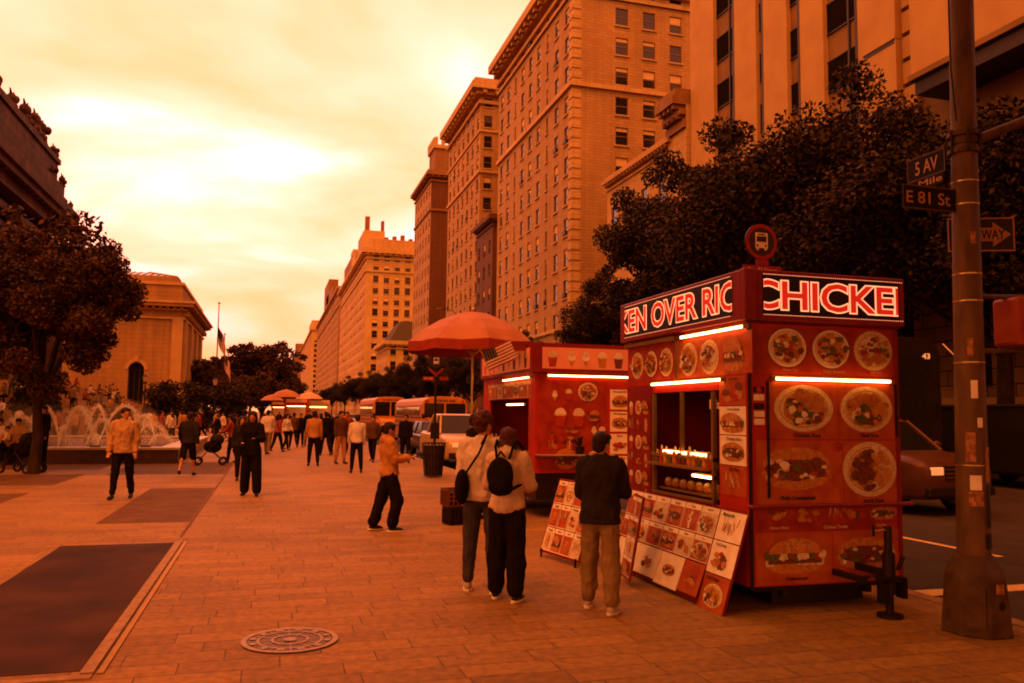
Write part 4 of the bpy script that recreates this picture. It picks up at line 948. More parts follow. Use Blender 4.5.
q = MB(); q.bx(-1.3, .62, -3, yb, zb_, H, TS3); q.bx(-1.4, .6, -3.1, yb+.1, zb_-.25, zb_-.003, TWP); q.build('projecting_bay', tw)
q = MB(); q.bx(-1.2, .6, -2.8, yb-.1, zb_-.9, zb_-.253, FRAMED); q.build('soffit_shade', tw)  # dark block under the bay, its colour standing for the shade there
# stone base with dark windows, seen under the trees
BASE = brickmat('rusticated base', (.27, .18, .085), (.2, .13, .06), (.04, .025, .012), 1.3, .62, ms=.03, vert=True, bump=.8, big=.2)
bw_ = [(y, y+1.5, 3.0, 6.0) for y in (3.2, 7.2, 11.2, 15.2, 19.2, 23.2, 27.2, 31.2)]
b = MB(); facade(b, Yc(690)+6, 0, 9.4, bw_, BASE, M.Translation((-.25, Yc(690), 0)) @ M.Rotation(R(-90), 4, 'Z')); b.bx(-.6, .6, -6, Yc(690), 9.4, 9.9, TS3); b.bx(-.35, .6, -6, Yc(690), 2.3, 2.6, TS3); b.build('stone_base', tw)
for a in bw_:
    o = bpy.data.objects.new('window', winmesh(1.5, 3.0, 0, FRAMED, False)); COL.objects.link(o); o.parent = tw; o.matrix_local = M.Translation((-.25, Yc(690), 0)) @ M.Rotation(R(-90), 4, 'Z') @ M.Translation((a[0], 0, a[2]))

# dark corniced house edge beside the tower
c = thing('townhouse', 'narrow house with a dark heavy bracketed cornice right beside the stone tower', 'building', (F-.2, 50.2, 0), 0, 'buildings along the avenue')
p = MB(); p.bx(0, 18, 0, 2.75, 0, 23.2, LIME); p.build('wall', c)
p = MB()
for k, (o0, z0, z1) in enumerate(((.3, 21.6, 22.2), (.7, 22.5, 22.9), (1.5, 23.203, 23.8), (1.2, 23.803, 24.3))): p.bx(-o0*.7, 1, .003, 2.74, z0, z1, BRICKM)
for k in range(4): p.bx(-.9, -.003, .2+k*.65, .5+k*.65, 22.903, 23.2, BRICKM); p.bx(-.6, -.004, .2+k*.65, .5+k*.65, 22.203, 22.497, BRICKD)
p.build('cornice', c)

# ------------------------------------------------------------ museum
MUS = brickmat('museum limestone', (.30, .20, .09), (.26, .175, .08), (.16, .105, .05), 1.6, .6, ms=.02, vert=True, bump=.25, big=.2, bigsc=.1)
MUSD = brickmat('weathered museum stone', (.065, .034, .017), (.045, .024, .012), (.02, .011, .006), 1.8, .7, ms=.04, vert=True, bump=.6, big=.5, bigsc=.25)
mx1 = -12.0; my = 122.0
xL = colAt(104, my); 
wing = thing('museum_wing', 'pale limestone museum wing with arched window, heavy cornice and glazed hip roof', 'museum', (mx1, my, 0))
wd = mx1-xL+6; H1 = onY(150, 303, my).z; H2 = onY(150, 288, my).z; H3 = onY(150, 277, my).z
print('wing', wd, H1, H2, H3)
ax0, ax1 = colAt(126, my)-mx1, colAt(142, my)-mx1; azt = onY(134, 362, my).z
b = MB(); b.bx(-wd, -.0, 1.2, 34, 0, H1-.7, MUS)
# front wall with arch opening
pts = [(ax1, azt-(ax1-ax0)/2)]
b.quad(-wd, ax0, 0, H1-.7, 0, MUS); b.quad(ax1, 0, 0, H1-.7, 0, MUS); cx = (ax0+ax1)/2; r_ = (ax1-ax0)/2; zc_ = azt-r_
N = 12
for k in range(N):
    a0, a1 = math.pi*k/N, math.pi*(k+1)/N
    b.add([(cx+r_*math.cos(a0), 0, zc_+r_*math.sin(a0)), (cx+r_*math.cos(a0), 0, H1-.7), (cx+r_*math.cos(a1), 0, H1-.7), (cx+r_*math.cos(a1), 0, zc_+r_*math.sin(a1))], [(0,1,2,3)], MUS)
    b.add([(cx+r_*math.cos(a0), 0, zc_+r_*math.sin(a0)), (cx+r_*math.cos(a1), 0, zc_+r_*math.sin(a1)), (cx+r_*math.cos(a1), 1.2, zc_+r_*math.sin(a1)), (cx+r_*math.cos(a0), 1.2, zc_+r_*math.sin(a0))], [(0,1,2,3)], MUS)
for xx in (ax0, ax1): b.add([(xx, 0, 0), (xx, 1.2, 0), (xx, 1.2, zc_), (xx, 0, zc_)], [(0,1,2,3)], MUS)
b.add([(0, 0, 0), (0, 1.2, 0), (0, 1.2, H1-.7), (0, 0, H1-.7)], [(0,1,2,3)], MUS)
b.build('wall', wing)
p = MB(); p.quad(ax0, ax1, 0, azt, 1.15, GLASS)
for k in (1, 2): p.bx(ax0+(ax1-ax0)*k/3-.08, ax0+(ax1-ax0)*k/3+.08, .9, 1.1, 0, azt-.3, FRAMED)
p.bx(ax0, ax1, .9, 1.09, zc_-.1, zc_+.1, FRAMED); p.build('arched_window', wing)
p = MB()
for k in range(N):
    a0, a1 = math.pi*k/N, math.pi*(k+1)/N; q0, q1 = r_+.02, r_+.5
    p.prism([(cx+q0*math.cos(a0), -.12, zc_+q0*math.sin(a0)), (cx+q1*math.cos(a0), -.12, zc_+q1*math.sin(a0)), (cx+q1*math.cos(a1), -.12, zc_+q1*math.sin(a1)), (cx+q0*math.cos(a1), -.12, zc_+q0*math.sin(a1))], (0, .119, 0), SMOOTHL)
p.bx(cx-.25, cx+.25, -.25, -.003, azt+.1, azt+.9, SMOOTHL); p.build('arch_surround', wing, recalc=True)
p = MB()
for (o0, z0, z1) in ((.25, H1-2.1, H1-1.8), (.5, H1-.9, H1-.7), (1.3, H1-.4, H1+.0), (1.6, H1+.003, H1+.35)):
    p.bx(-wd, o0, -o0, .0, z0, z1, SMOOTHL); p.bx(.003, o0, .003, 34, z0, z1, SMOOTHL)
for k in range(int(wd/.9)): p.bx(-k*.9-.4, -k*.9, -1.0, -.003, H1-.7+.003, H1-.403, MUS)
for k in range(36): p.bx(.003, 1.0, k*.9+.2, k*.9+.6, H1-.697, H1-.403, MUS)
for k in range(30): p.bx(.003, .7, k*1.12+.2, k*1.12+.4, H1-1.6, H1-.95, SMOOTHL)
p.build('cornice', wing)
p = MB(); p.bx(-wd, -.3, .3, 33, H1+.35, H2+.6, MUS); p.bx(-wd, -.1, .1, 33.2, H2+.603, H2+1.0, SMOOTHL); p.build('attic', wing)
p = MB(); GL = pm('skylight glass', (.2, .15, .08), rough=.25)
p.bx(-wd, -1.0, 1.0, 32, H2+1.003, H2+1.9, MUS)
p.frus([(-wd, 1.2, H2+1.9), (-1.2, 1.2, H2+1.9), (-1.2, 31, H2+1.9), (-wd, 31, H2+1.9)], [(-wd, 6.5, H3+1.6), (-5.5, 6.5, H3+1.6), (-5.5, 26, H3+1.6), (-wd, 26, H3+1.6)], GL)
for k in range(14):
    x = -2-k*.9; q_ = min(1, (-x-1.2)/4.3); p.cyl((x, 1.2, H2+1.95), (x-.01, 1.2+5.3*q_, H2+1.95+(H3+1.6-H2-1.9)*q_), .06, .06, FRAMED, 4)
p.cyl((-1.2, 1.2, H2+1.95), (-5.5, 6.5, H3+1.65), .12, .12, SMOOTHL, 5)
p.build('skylight_roof', wing)
p = MB()
for k in range(4): p.bx(.003, .35, 1+k*8.5, 3+k*8.5, 0, H1-2.1, SMOOTHL)
p.bx(-1.4, -.003, -.3, -.003, 0, H1-2.1, SMOOTHL); p.build('pilaster', wing)
# main block: only its end rises at the left edge
mb0x = -19.0; my1 = onX(77, 213, mb0x-0).y; Hm = onX(77, 213, mb0x).z
print('main', my1, Hm)
main = thing('museum_building', 'dark weathered corner of the museum with carved crest at the left edge', 'museum', (mb0x, my1, 0))
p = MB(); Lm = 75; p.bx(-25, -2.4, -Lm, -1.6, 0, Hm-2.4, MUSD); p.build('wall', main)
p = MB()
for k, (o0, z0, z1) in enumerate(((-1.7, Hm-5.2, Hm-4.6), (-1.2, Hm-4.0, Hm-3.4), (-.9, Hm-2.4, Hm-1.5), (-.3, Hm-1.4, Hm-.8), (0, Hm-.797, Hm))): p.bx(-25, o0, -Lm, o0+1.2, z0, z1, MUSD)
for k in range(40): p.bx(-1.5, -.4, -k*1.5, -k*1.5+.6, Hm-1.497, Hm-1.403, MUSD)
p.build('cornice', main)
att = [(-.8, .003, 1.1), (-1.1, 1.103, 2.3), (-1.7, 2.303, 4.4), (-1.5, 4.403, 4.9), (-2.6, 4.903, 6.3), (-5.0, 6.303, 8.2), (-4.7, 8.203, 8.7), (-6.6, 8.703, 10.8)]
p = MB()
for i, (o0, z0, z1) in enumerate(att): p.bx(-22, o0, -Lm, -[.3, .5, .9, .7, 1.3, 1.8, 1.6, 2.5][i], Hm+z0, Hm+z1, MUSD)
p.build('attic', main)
rr = random.Random(4)
def carving(x, y, z, s):
    p = MB(); p.cyl((x, y, z), (x, y, z+.7*s), .55*s, .35*s, MUSD, 8); p.sph((x, y, z+1.0*s), (.45*s, .45*s, .5*s), MUSD, u=8, v=6)
    for k in range(5): p.sph((x+rr.uniform(-.5, .5)*s, y+rr.uniform(-.6, .6)*s, z+rr.uniform(.1, 1.2)*s), (.28*s, .28*s, .34*s), MUSD, u=7, v=5)
    for a in (-1, 1): p.cyl((x, y, z+1.2*s), (x, y+a*.55*s, z+1.75*s), .18*s, .05*s, MUSD, 6)
    p.build('carved_finial', main)
for q in ((-3.2, -1.9, 6.3, 1.3), (-4.2, -2.3, 6.3, 1.5), (-2.1, -1.2, 4.9, .8), (-1.3, -.9, 2.3, .7), (-.5, -.5, 0, .6), (-5.6, -2.6, 8.7, 1.2), (-7.4, -3.2, 10.8, 1.6), (-3.0, -4.5, 6.3, 1.2), (-3.2, -7, 6.3, 1.2), (-1.4, -4, 2.3, .7), (-2.2, -6, 4.9, .8), (-2.2, -9, 4.9, .8)): carving(q[0], q[1], Hm+q[2], q[3])
for k in range(4):
    p = MB(); y = -2.6-k*3.2-(k//2)*5; p.cyl((-.9, y, 5), (-.9, y, Hm-5.2), .95, .82, MUSD, 20); p.bx(-2, .2, y-1.1, y+1.1, 3.6, 4.99, MUSD); p.build('column', main)
# museum steps
SX0, SX1 = -19.5, -8.5; SY0, SY1 = 56.0, 100.0
stp = thing('museum_steps', 'broad stone stairway in front of the museum with visitors sitting on it', 'stairway', (SX0, SY0, 0))
p = MB()
for k in range(22):
    x = -k*.36; p.bx(-14, 11+x, k*.3, SY1-SY0-k*.3, k*.165+.0, (k+1)*.165, SMOOTHL if k % 1 else MUS)
p.build('flight', stp)

# flagpoles
def flagpole(px, top, flag_top, base_y, label, w_=1.5):
    b_ = onY(px, 400, base_y); z = onY(px, top, base_y).z; t = thing('flagpole', label, 'flagpole', (b_.x, base_y, 0), R(20))
    p = MB(); p.cyl((0, 0, 0), (0, 0, z), .1, .05, DARKMETAL, 8); p.sph((0, 0, z+.1), .13, STEEL, u=8, v=6); p.build('pole', t)
    zf = onY(px, flag_top, base_y).z
    p = MB(); us_flag(p, .08, zf-2.4, 2.3, 1.7, 0, droop=1.15); p.build('flag', t)
flagpole(215, 304, 318, 88, 'taller flagpole with a drooping striped flag beside the museum wing')
flagpole(222, 335, 345, 100, 'shorter flagpole with a hanging striped flag behind the taller one')
# park lamp posts
def lamppost(x, y, label, h=3.6, grp='black park lamp posts'):
    t = thing('lamp_post', label, 'lamp post', (x, y, 0), 0, grp); p = MB(); p.cyl((0, 0, 0), (0, 0, .6), .16, .09, BLACK, 10); p.cyl((0, 0, .6), (0, 0, h), .06, .045, BLACK, 8); p.cyl((0, 0, h), (0, 0, h+.12), .12, .16, BLACK, 8); p.build('post', t)
    p = MB(); p.cyl((0, 0, h+.12), (0, 0, h+.5), .12, .2, pm('lamp glass', (.5, .4, .2), rough=.3), 8); p.cyl((0, 0, h+.5), (0, 0, h+.66), .22, .04, BLACK, 8); p.build('lantern', t)
q = G(192, 441); lamppost(q.x, q.y+18, 'black lamp post left of the flagpoles in front of the museum wing')
q = G(105, 441); lamppost(q.x, q.y+14, 'black lamp post in front of the museum steps')
# cobra street lamps
def streetlamp(x, y, h, arm, label):
    t = thing('street_lamp', label, 'street lamp', (x, y, 0), 0, 'street lamps over the avenue'); p = MB(); p.cyl((0, 0, 0), (0, 0, h), .1, .06, BLACK, 8); p.tube([(0, 0, h), (-arm*.3, 0, h+.6), (-arm, 0, h+.8)], .045, BLACK); p.build('post', t)
    p = MB(); p.bx(-arm-.7, -arm, -.14, .14, h+.72, h+.86, ALU); p.build('lamp_head', t, bevel=.03)
q = onX(596, 303, 20.6); streetlamp(23.0, q.y, q.z-.8, 2.0, 'street lamp with a pale head against the dark trees above the drinks cart')
q = onX(440, 330, 20.8); streetlamp(23.0, q.y, q.z+2, 2.0, 'far street lamp half hidden behind the parasol')

# ------------------------------------------------------------ fountain
fp = G(178, 463.5); FX, FY = fp.x, fp.y; FH = .52; FD = 13.0
print('fountain', FX, FY)
GRF = pm('polished dark granite', (.055, .035, .018), (.035, .022, .011), sc=6, rough=.3)
WAT = pm('fountain water', (.16, .12, .07), (.1, .07, .04), sc=4, rough=.12, bump=.8, bsc=9)
SPRAY = pm('water spray', (.9, .85, .7), (.8, .75, .6), rough=.5)
ft = thing('fountain', 'large low dark granite fountain with arching water jets', 'fountain', (FX, FY, 0))
p = MB(); FL = 26
p.bx(-FL, 0, 0, .35, 0, FH-.08, GRF); p.bx(-.35, 0, .353, FD, 0, FH-.08, GRF); p.bx(-FL, -.353, FD-.35, FD, 0, FH-.08, GRF)
p.build('basin_wall', ft)
p = MB(); RIM = pm('pale granite rim', (.42, .32, .16), (.34, .25, .12), sc=5, rough=.35); p.bx(-FL, .06, -.06, .6, FH-.08, FH, RIM); p.bx(-.6, .06, .603, FD, FH-.08, FH, RIM); p.bx(-FL, -.603, FD-.6, FD+.05, FH-.08, FH, RIM); p.build('rim', ft, bevel=.01)
p = MB(); p.bx(-FL, -.36, .36, FD-.36, .05, FH-.09, WAT); p.build('water', ft)
p = MB()
for k in range(11): p.bx(-1.2-k*1.5, -.9-k*1.5, .28, .42, FH+.001, FH+.05, DARKMETAL)
p.build('spotlight', ft)
rr = random.Random(12)
def jet(x0, y0, x1, y1, hp, n=420, spread=.05):
    p = MB(); vs = []; fs = []
    for k in range(n):
        u = rr.random()**.9; s_ = spread*(.25+1.1*u)
        c = V((x0+(x1-x0)*u+rr.gauss(0, s_), y0+(y1-y0)*u+rr.gauss(0, s_), FH-.08+4*hp*u*(1-u)+rr.gauss(0, s_)))
        if c.z < FH-.1: continue
        e = rr.uniform(.008, .022); d_ = V((x1-x0, y1-y0, 4*hp*(1-2*u))).normalized()*e*rr.uniform(1, 3); q = d_.orthogonal().normalized()*e*.6; q2 = d_.cross(q).normalized()*e*.6
        i = len(vs); vs += [tuple(c-d_), tuple(c+q), tuple(c+q2), tuple(c-q), tuple(c-q2), tuple(c+d_)]
        fs += [(i, i+1, i+2), (i, i+2, i+3), (i, i+3, i+4), (i, i+4, i+1), (i+5, i+2, i+1), (i+5, i+3, i+2), (i+5, i+4, i+3), (i+5, i+1, i+4)]
    p.add(vs, fs, SPRAY); rings = []
    for u in np.linspace(0, 1, 22):
        r_ = .034-.010*u+rr.uniform(-.006, .006); c = V((x0+(x1-x0)*u, y0+(y1-y0)*u, FH-.1+4*hp*u*(1-u))); d_ = V((x1-x0, y1-y0, 4*hp*(1-2*u))).normalized(); q = V((-d_.y, d_.x, 0)).normalized(); q2 = d_.cross(q)
        rings.append([tuple(c+q*r_*math.cos(a)+q2*r_*math.sin(a)) for a in (0, 1.05, 2.1, 3.14, 4.2, 5.25)])
    p.loft(rings, SPRAY, True); p.build('water_jet', ft)
def fl_(px, dy): return (colAt(px, FY+dy)-FX)
jets = [(62, 98, 4.5, 404), (62, 30, 4.5, 404), (88, 118, 3, 416), (100, 148, 6, 402), (130, 160, 5, 412), (135, 170, 6, 420), (150, 172, 4, 432), (95, 60, 6.5, 405), (110, 85, 7, 402), (20, 2, 5, 416), (10, 40, 5, 414), (60, 66, 2.5, 424), (96, 103, 2, 432)]
for a, c_, dy, top in jets:
    zt = onY((a+c_)/2, top+4, FY+dy).z; jet(fl_(a, dy), dy, fl_(c_, dy), dy+rr.uniform(-.8, .8), zt-FH+.08, n=int(520+20*abs(a-c_)*.5), spread=.06)
# rounded foaming domes of spray
MISTM = bpy.data.materials.new('spray mist'); MISTM.use_nodes = True; nn = MISTM.node_tree.nodes; ll = MISTM.node_tree.links
for q in list(nn):
    if q.type == 'BSDF_PRINCIPLED': nn.remove(q)
pv = nn.new('ShaderNodeVolumePrincipled'); pv.inputs['Density'].default_value = .06; pv.inputs['Color'].default_value = (.9, .52, .18, 1); ll.new(pv.outputs[0], nn['Material Output'].inputs['Volume'])
for (px, dy, r_) in ((108, 6, 1.9), (50, 5, 1.5), (8, 5, 1.6), (140, 5.5, 1.3), (80, 7, 1.4)):
    p = MB(); p.sph((fl_(px, dy), dy, FH+r_*.3), (r_*1.1, r_*.8, r_*.62), MISTM, u=16, v=10); tag(p.build('mist', ft), kind='stuff')

# ------------------------------------------------------------ trees
BARK = pm('bark', (.045, .032, .018), (.02, .014, .008), sc=8, rough=.95, bump=.6, bsc=20, stretch=(1, 1, .3))
LEAF = pm('dark green leaves', (.050, .036, .013), (.012, .011, .004), sc=.8, rough=.6, island=True, lo=.3, hi=.75, spec=.08)
LEAF2 = pm('highlight tinged leaves', (.10, .055, .02), (.018, .013, .005), sc=.8, rough=.6, island=True, lo=.3, hi=.75, spec=.08)  # the lighter orange tone stands in for highlights on the leaves
def leaves(clumps, n, size, seed, m, flat_=.8):
    rg = np.random.default_rng(seed); cl = np.array(clumps); vol = cl[:, 3]**2; idx = rg.choice(len(cl), n, p=vol/vol.sum())
    d_ = rg.normal(size=(n, 3)); d_ /= np.linalg.norm(d_, axis=1, keepdims=True); rad = cl[idx, 3]*(rg.random(n)**.45)
    c = cl[idx, :3]+d_*rad[:, None]*np.array([1, 1, flat_])
    u = rg.normal(size=(n, 3)); u /= np.linalg.norm(u, axis=1, keepdims=True); t = rg.normal(size=(n, 3)); t[:, 2] -= .3; v = np.cross(u, t); v /= np.linalg.norm(v, axis=1, keepdims=True)
    s = size*rg.uniform(.6, 1.4, n)[:, None]
    P = np.stack([c-u*s, c+v*s*.55, c+u*s, c-v*s*.55], 1).reshape(-1, 3)
    me = bpy.data.meshes.new('crown'); me.vertices.add(4*n); me.vertices.foreach_set('co', P.ravel().astype('f')); me.loops.add(4*n); me.loops.foreach_set('vertex_index', np.arange(4*n, dtype='i'))
    me.polygons.add(n); me.polygons.foreach_set('loop_start', np.arange(0, 4*n, 4, dtype='i')); me.update(calc_edges=True); me.materials.append(m)
    return me
def treemesh(H, cr, trunkh, n, size, seed, m, tr=.18, nb=9, spread=1.0, low=.0):
    rr = random.Random(seed); p = MB(); clumps = []
    p.tube([(0, 0, 0), (.05, .03, trunkh*.5), (0, 0, trunkh), (.1, 0, trunkh+(H-trunkh)*.5)], [tr*1.25, tr, tr*.85, tr*.4], BARK, 9)
    cz = trunkh+(H-trunkh)*.48; hz = (H-trunkh)*.52
    for k in range(nb):
        a = 2*math.pi*k/nb+rr.uniform(-.3, .3); el = rr.uniform(.15, 1.2); L = rr.uniform(.7, 1)
        z0 = trunkh*rr.uniform(.8, 1.15)
        e = V((cr*L*math.cos(a)*math.cos(el*.6), cr*L*math.sin(a)*math.cos(el*.6), z0+(H-z0)*(.25+.55*el/1.2)))
        mid = V((e.x*.45, e.y*.45, z0+(e.z-z0)*.62)); p.tube([(0, 0, z0), mid, e], [tr*.5, tr*.28, tr*.08], BARK, 6)
        for j in range(3):
            f = mid+V((rr.uniform(-1, 1), rr.uniform(-1, 1), rr.uniform(.1, .8)))*cr*.4; p.tube([mid, f], [tr*.2, tr*.05], BARK, 5); clumps.append((*f, cr*rr.uniform(.16, .26)))
        clumps.append((*e, cr*rr.uniform(.2, .3)))
    for k in range(int(54*spread)):
        a = rr.uniform(0, 6.28); u = rr.uniform(-1, 1); q = rr.uniform(.72, 1.0)*(1+.12*math.sin(a*3+seed)+.1*math.sin(a*5+u*4)); w_ = math.sqrt(max(0, 1-u*u*.85))
        if u < -.75+low: continue
        clumps.append((cr*q*w_*math.cos(a), cr*q*w_*math.sin(a), cz+hz*q*u*.9, cr*rr.uniform(.08, .2)))
    for k in range(8): a = rr.uniform(0, 6.28); clumps.append((cr*.4*math.cos(a), cr*.4*math.sin(a), cz+hz*rr.uniform(-.5, .5), cr*.35))
    return p, leaves(clumps, n, size, seed, m)
def tree(x, y, H, cr, th, n, size, seed, m, label, group=None, name='street_tree', **k):
    t = thing(name, label, 'tree', (x, y, 0), 0, group); p, me = treemesh(H, cr, th, n, size, seed, m, **k); p.build('trunk', t)
    o = bpy.data.objects.new('crown', me); COL.objects.link(o); o.parent = t; return t
# left plaza tree
q = G(33, 474); LT = tree(q.x, q.y, onY(30, 198, q.y).z, 2.45, 1.8, 80000, .056, 3, LEAF2, 'small leafy plaza tree with dark trunk at the left edge, in front of the fountain', tr=.13, nb=12, low=-.25)
LT2 = tree(colAt(-45, 30), 30, 9.3, 4.0, 2.6, 26000, .11, 23, LEAF2, 'leafy tree cut off by the left edge, behind the plaza tree', nb=10)
# avenue trees
gA = 'street trees along the avenue'
A = tree(24.5, 33, 16.6, 7.4, 5.8, 110000, .11, 5, LEAF, 'broad dark street tree directly above the chicken cart sign', gA, tr=.3, nb=14)
B = tree(24.6, 43, 17.4, 6.2, 4.6, 100000, .11, 8, LEAF, 'dark street tree right of the tallest brick block', gA, tr=.28, nb=12)
dup(A, (24.6, 23, 0), R(130), 'dark street tree behind the street name signs and metal pole', scale=(.95, .95, .76))
dup(B, (24.4, 55, 0), R(200), 'smaller dark street tree at the foot of the tallest brick block', scale=(.74, .74, .74))
dup(B, (24.6, 15.0, 0), R(70), 'dark street tree at the right edge behind the orange signal housing', scale=(.9, .9, 1.02))
for i, (y, s, r_) in enumerate(((66, .5, 10), (84, .6, 100), (100, .6, 200), (118, .68, 60), (136, .66, 290), (158, .62, 150), (185, .7, 20))):
    dup(B if i % 2 else A, (23.8, y, 0), R(r_), ['lower dark street tree left of the foot of the tallest block', 'low street tree just behind the drinks cart roof', 'street tree behind the red parasol', 'rounded street tree behind the parked buses', 'street tree left of the parasol, above the bus roofs', 'small far street tree above the farther bus', 'farthest rounded street tree before the mansion'][i], scale=s)
for i, y in enumerate((230, 280, 340, 420)): dup(A, (23.5, y, 0), R(77*i), 'tiny far street tree down the avenue', group='tiny far street trees', scale=.75)
# park side trees
C_ = tree(-3.5, 118, 12.5, 5.5, 2.5, 22000, .22, 11, LEAF2, 'park tree left of the avenue end, right of the flagpoles', 'park trees beside the avenue', name='park_tree', tr=.3)
for i, (px, y, s) in enumerate(((238, 150, 1.0), (262, 140, 1.12), (275, 175, .9), (228, 170, 1.05), (250, 200, 1.2), (214, 160, .95), (205, 135, .8), (262, 108, .55), (236, 108, .52))):
    dup(C_, (colAt(px, y), y, 0), R(47*i), ['rounded park tree behind the flags', 'tallest rounded park tree at the left side of the avenue', 'dark park tree nearest the vanishing point of the avenue', 'park tree behind the shorter flagpole', 'far park tree rising over the others', 'park tree just right of the museum wing', 'park tree touching the museum wing corner', 'low dark park tree over the walking crowd', 'low dark park tree beside the pole of the shorter flag'][i], scale=s)
C_.location = (colAt(283, 230), 230, 0)
# clipped hedges in front of the wing
for i, (px0, px1, y) in enumerate(((150, 178, 70), (181, 212, 72), (214, 240, 74), (20, 52, 52))):
    xa, xb = colAt(px0, y), colAt(px1, y); t = thing('hedge', ['dark clipped hedge below the corner of the museum wing', 'dark clipped hedge beneath the flagpoles', 'dark hedge right of the flagpoles', 'dark shrub behind the fountain at the left'][i], 'hedge', ((xa+xb)/2, y, 0), 0)
    w_ = (xb-xa)/2; cl = [(random.uniform(-w_, w_), random.uniform(-1, 1), random.uniform(.6, 3.6), .75) for _ in range(30)]
    o = bpy.data.objects.new('foliage', leaves(cl, 6000, .12, 40+i, LEAF)); COL.objects.link(o); o.parent = t
    p = MB(); [p.cyl((x, 0, 0), (x, 0, 1.5), .06, .05, BARK, 6) for x in np.linspace(-w_*.8, w_*.8, 4)]; p.build('stem', t)

SH = tree(4.0, -1.3, 14.5, 8.2, 6.6, 130000, .12, 55, LEAF, 'unseen leafy tree above the viewpoint, added to shade the foreground', gA, tr=.25, nb=12)  # out-of-view tree added to darken the near pavement and cart front

st = grid(40, 10, 1.3, 12, 0, 3.1, 1.8, .8)
building('apartment_building', 'unseen pale apartment block past the right edge, added to block sky light', F, -42, 40, 20, 40, LIME, st, [], 1.2, [], seed=30, maxw=20)  # out-of-view block added to cut sky light from the right

dup(SH, (4.6, -10.5, 0), R(100), 'unseen leafy tree behind the viewpoint along the kerb, added for shade')  # unseen copy, closes off the sky behind the camera
dup(SH, (-5.5, -7.5, 0), R(220), 'unseen leafy tree behind the viewpoint on the plaza, added for shade')  # another unseen copy that only shades the foreground
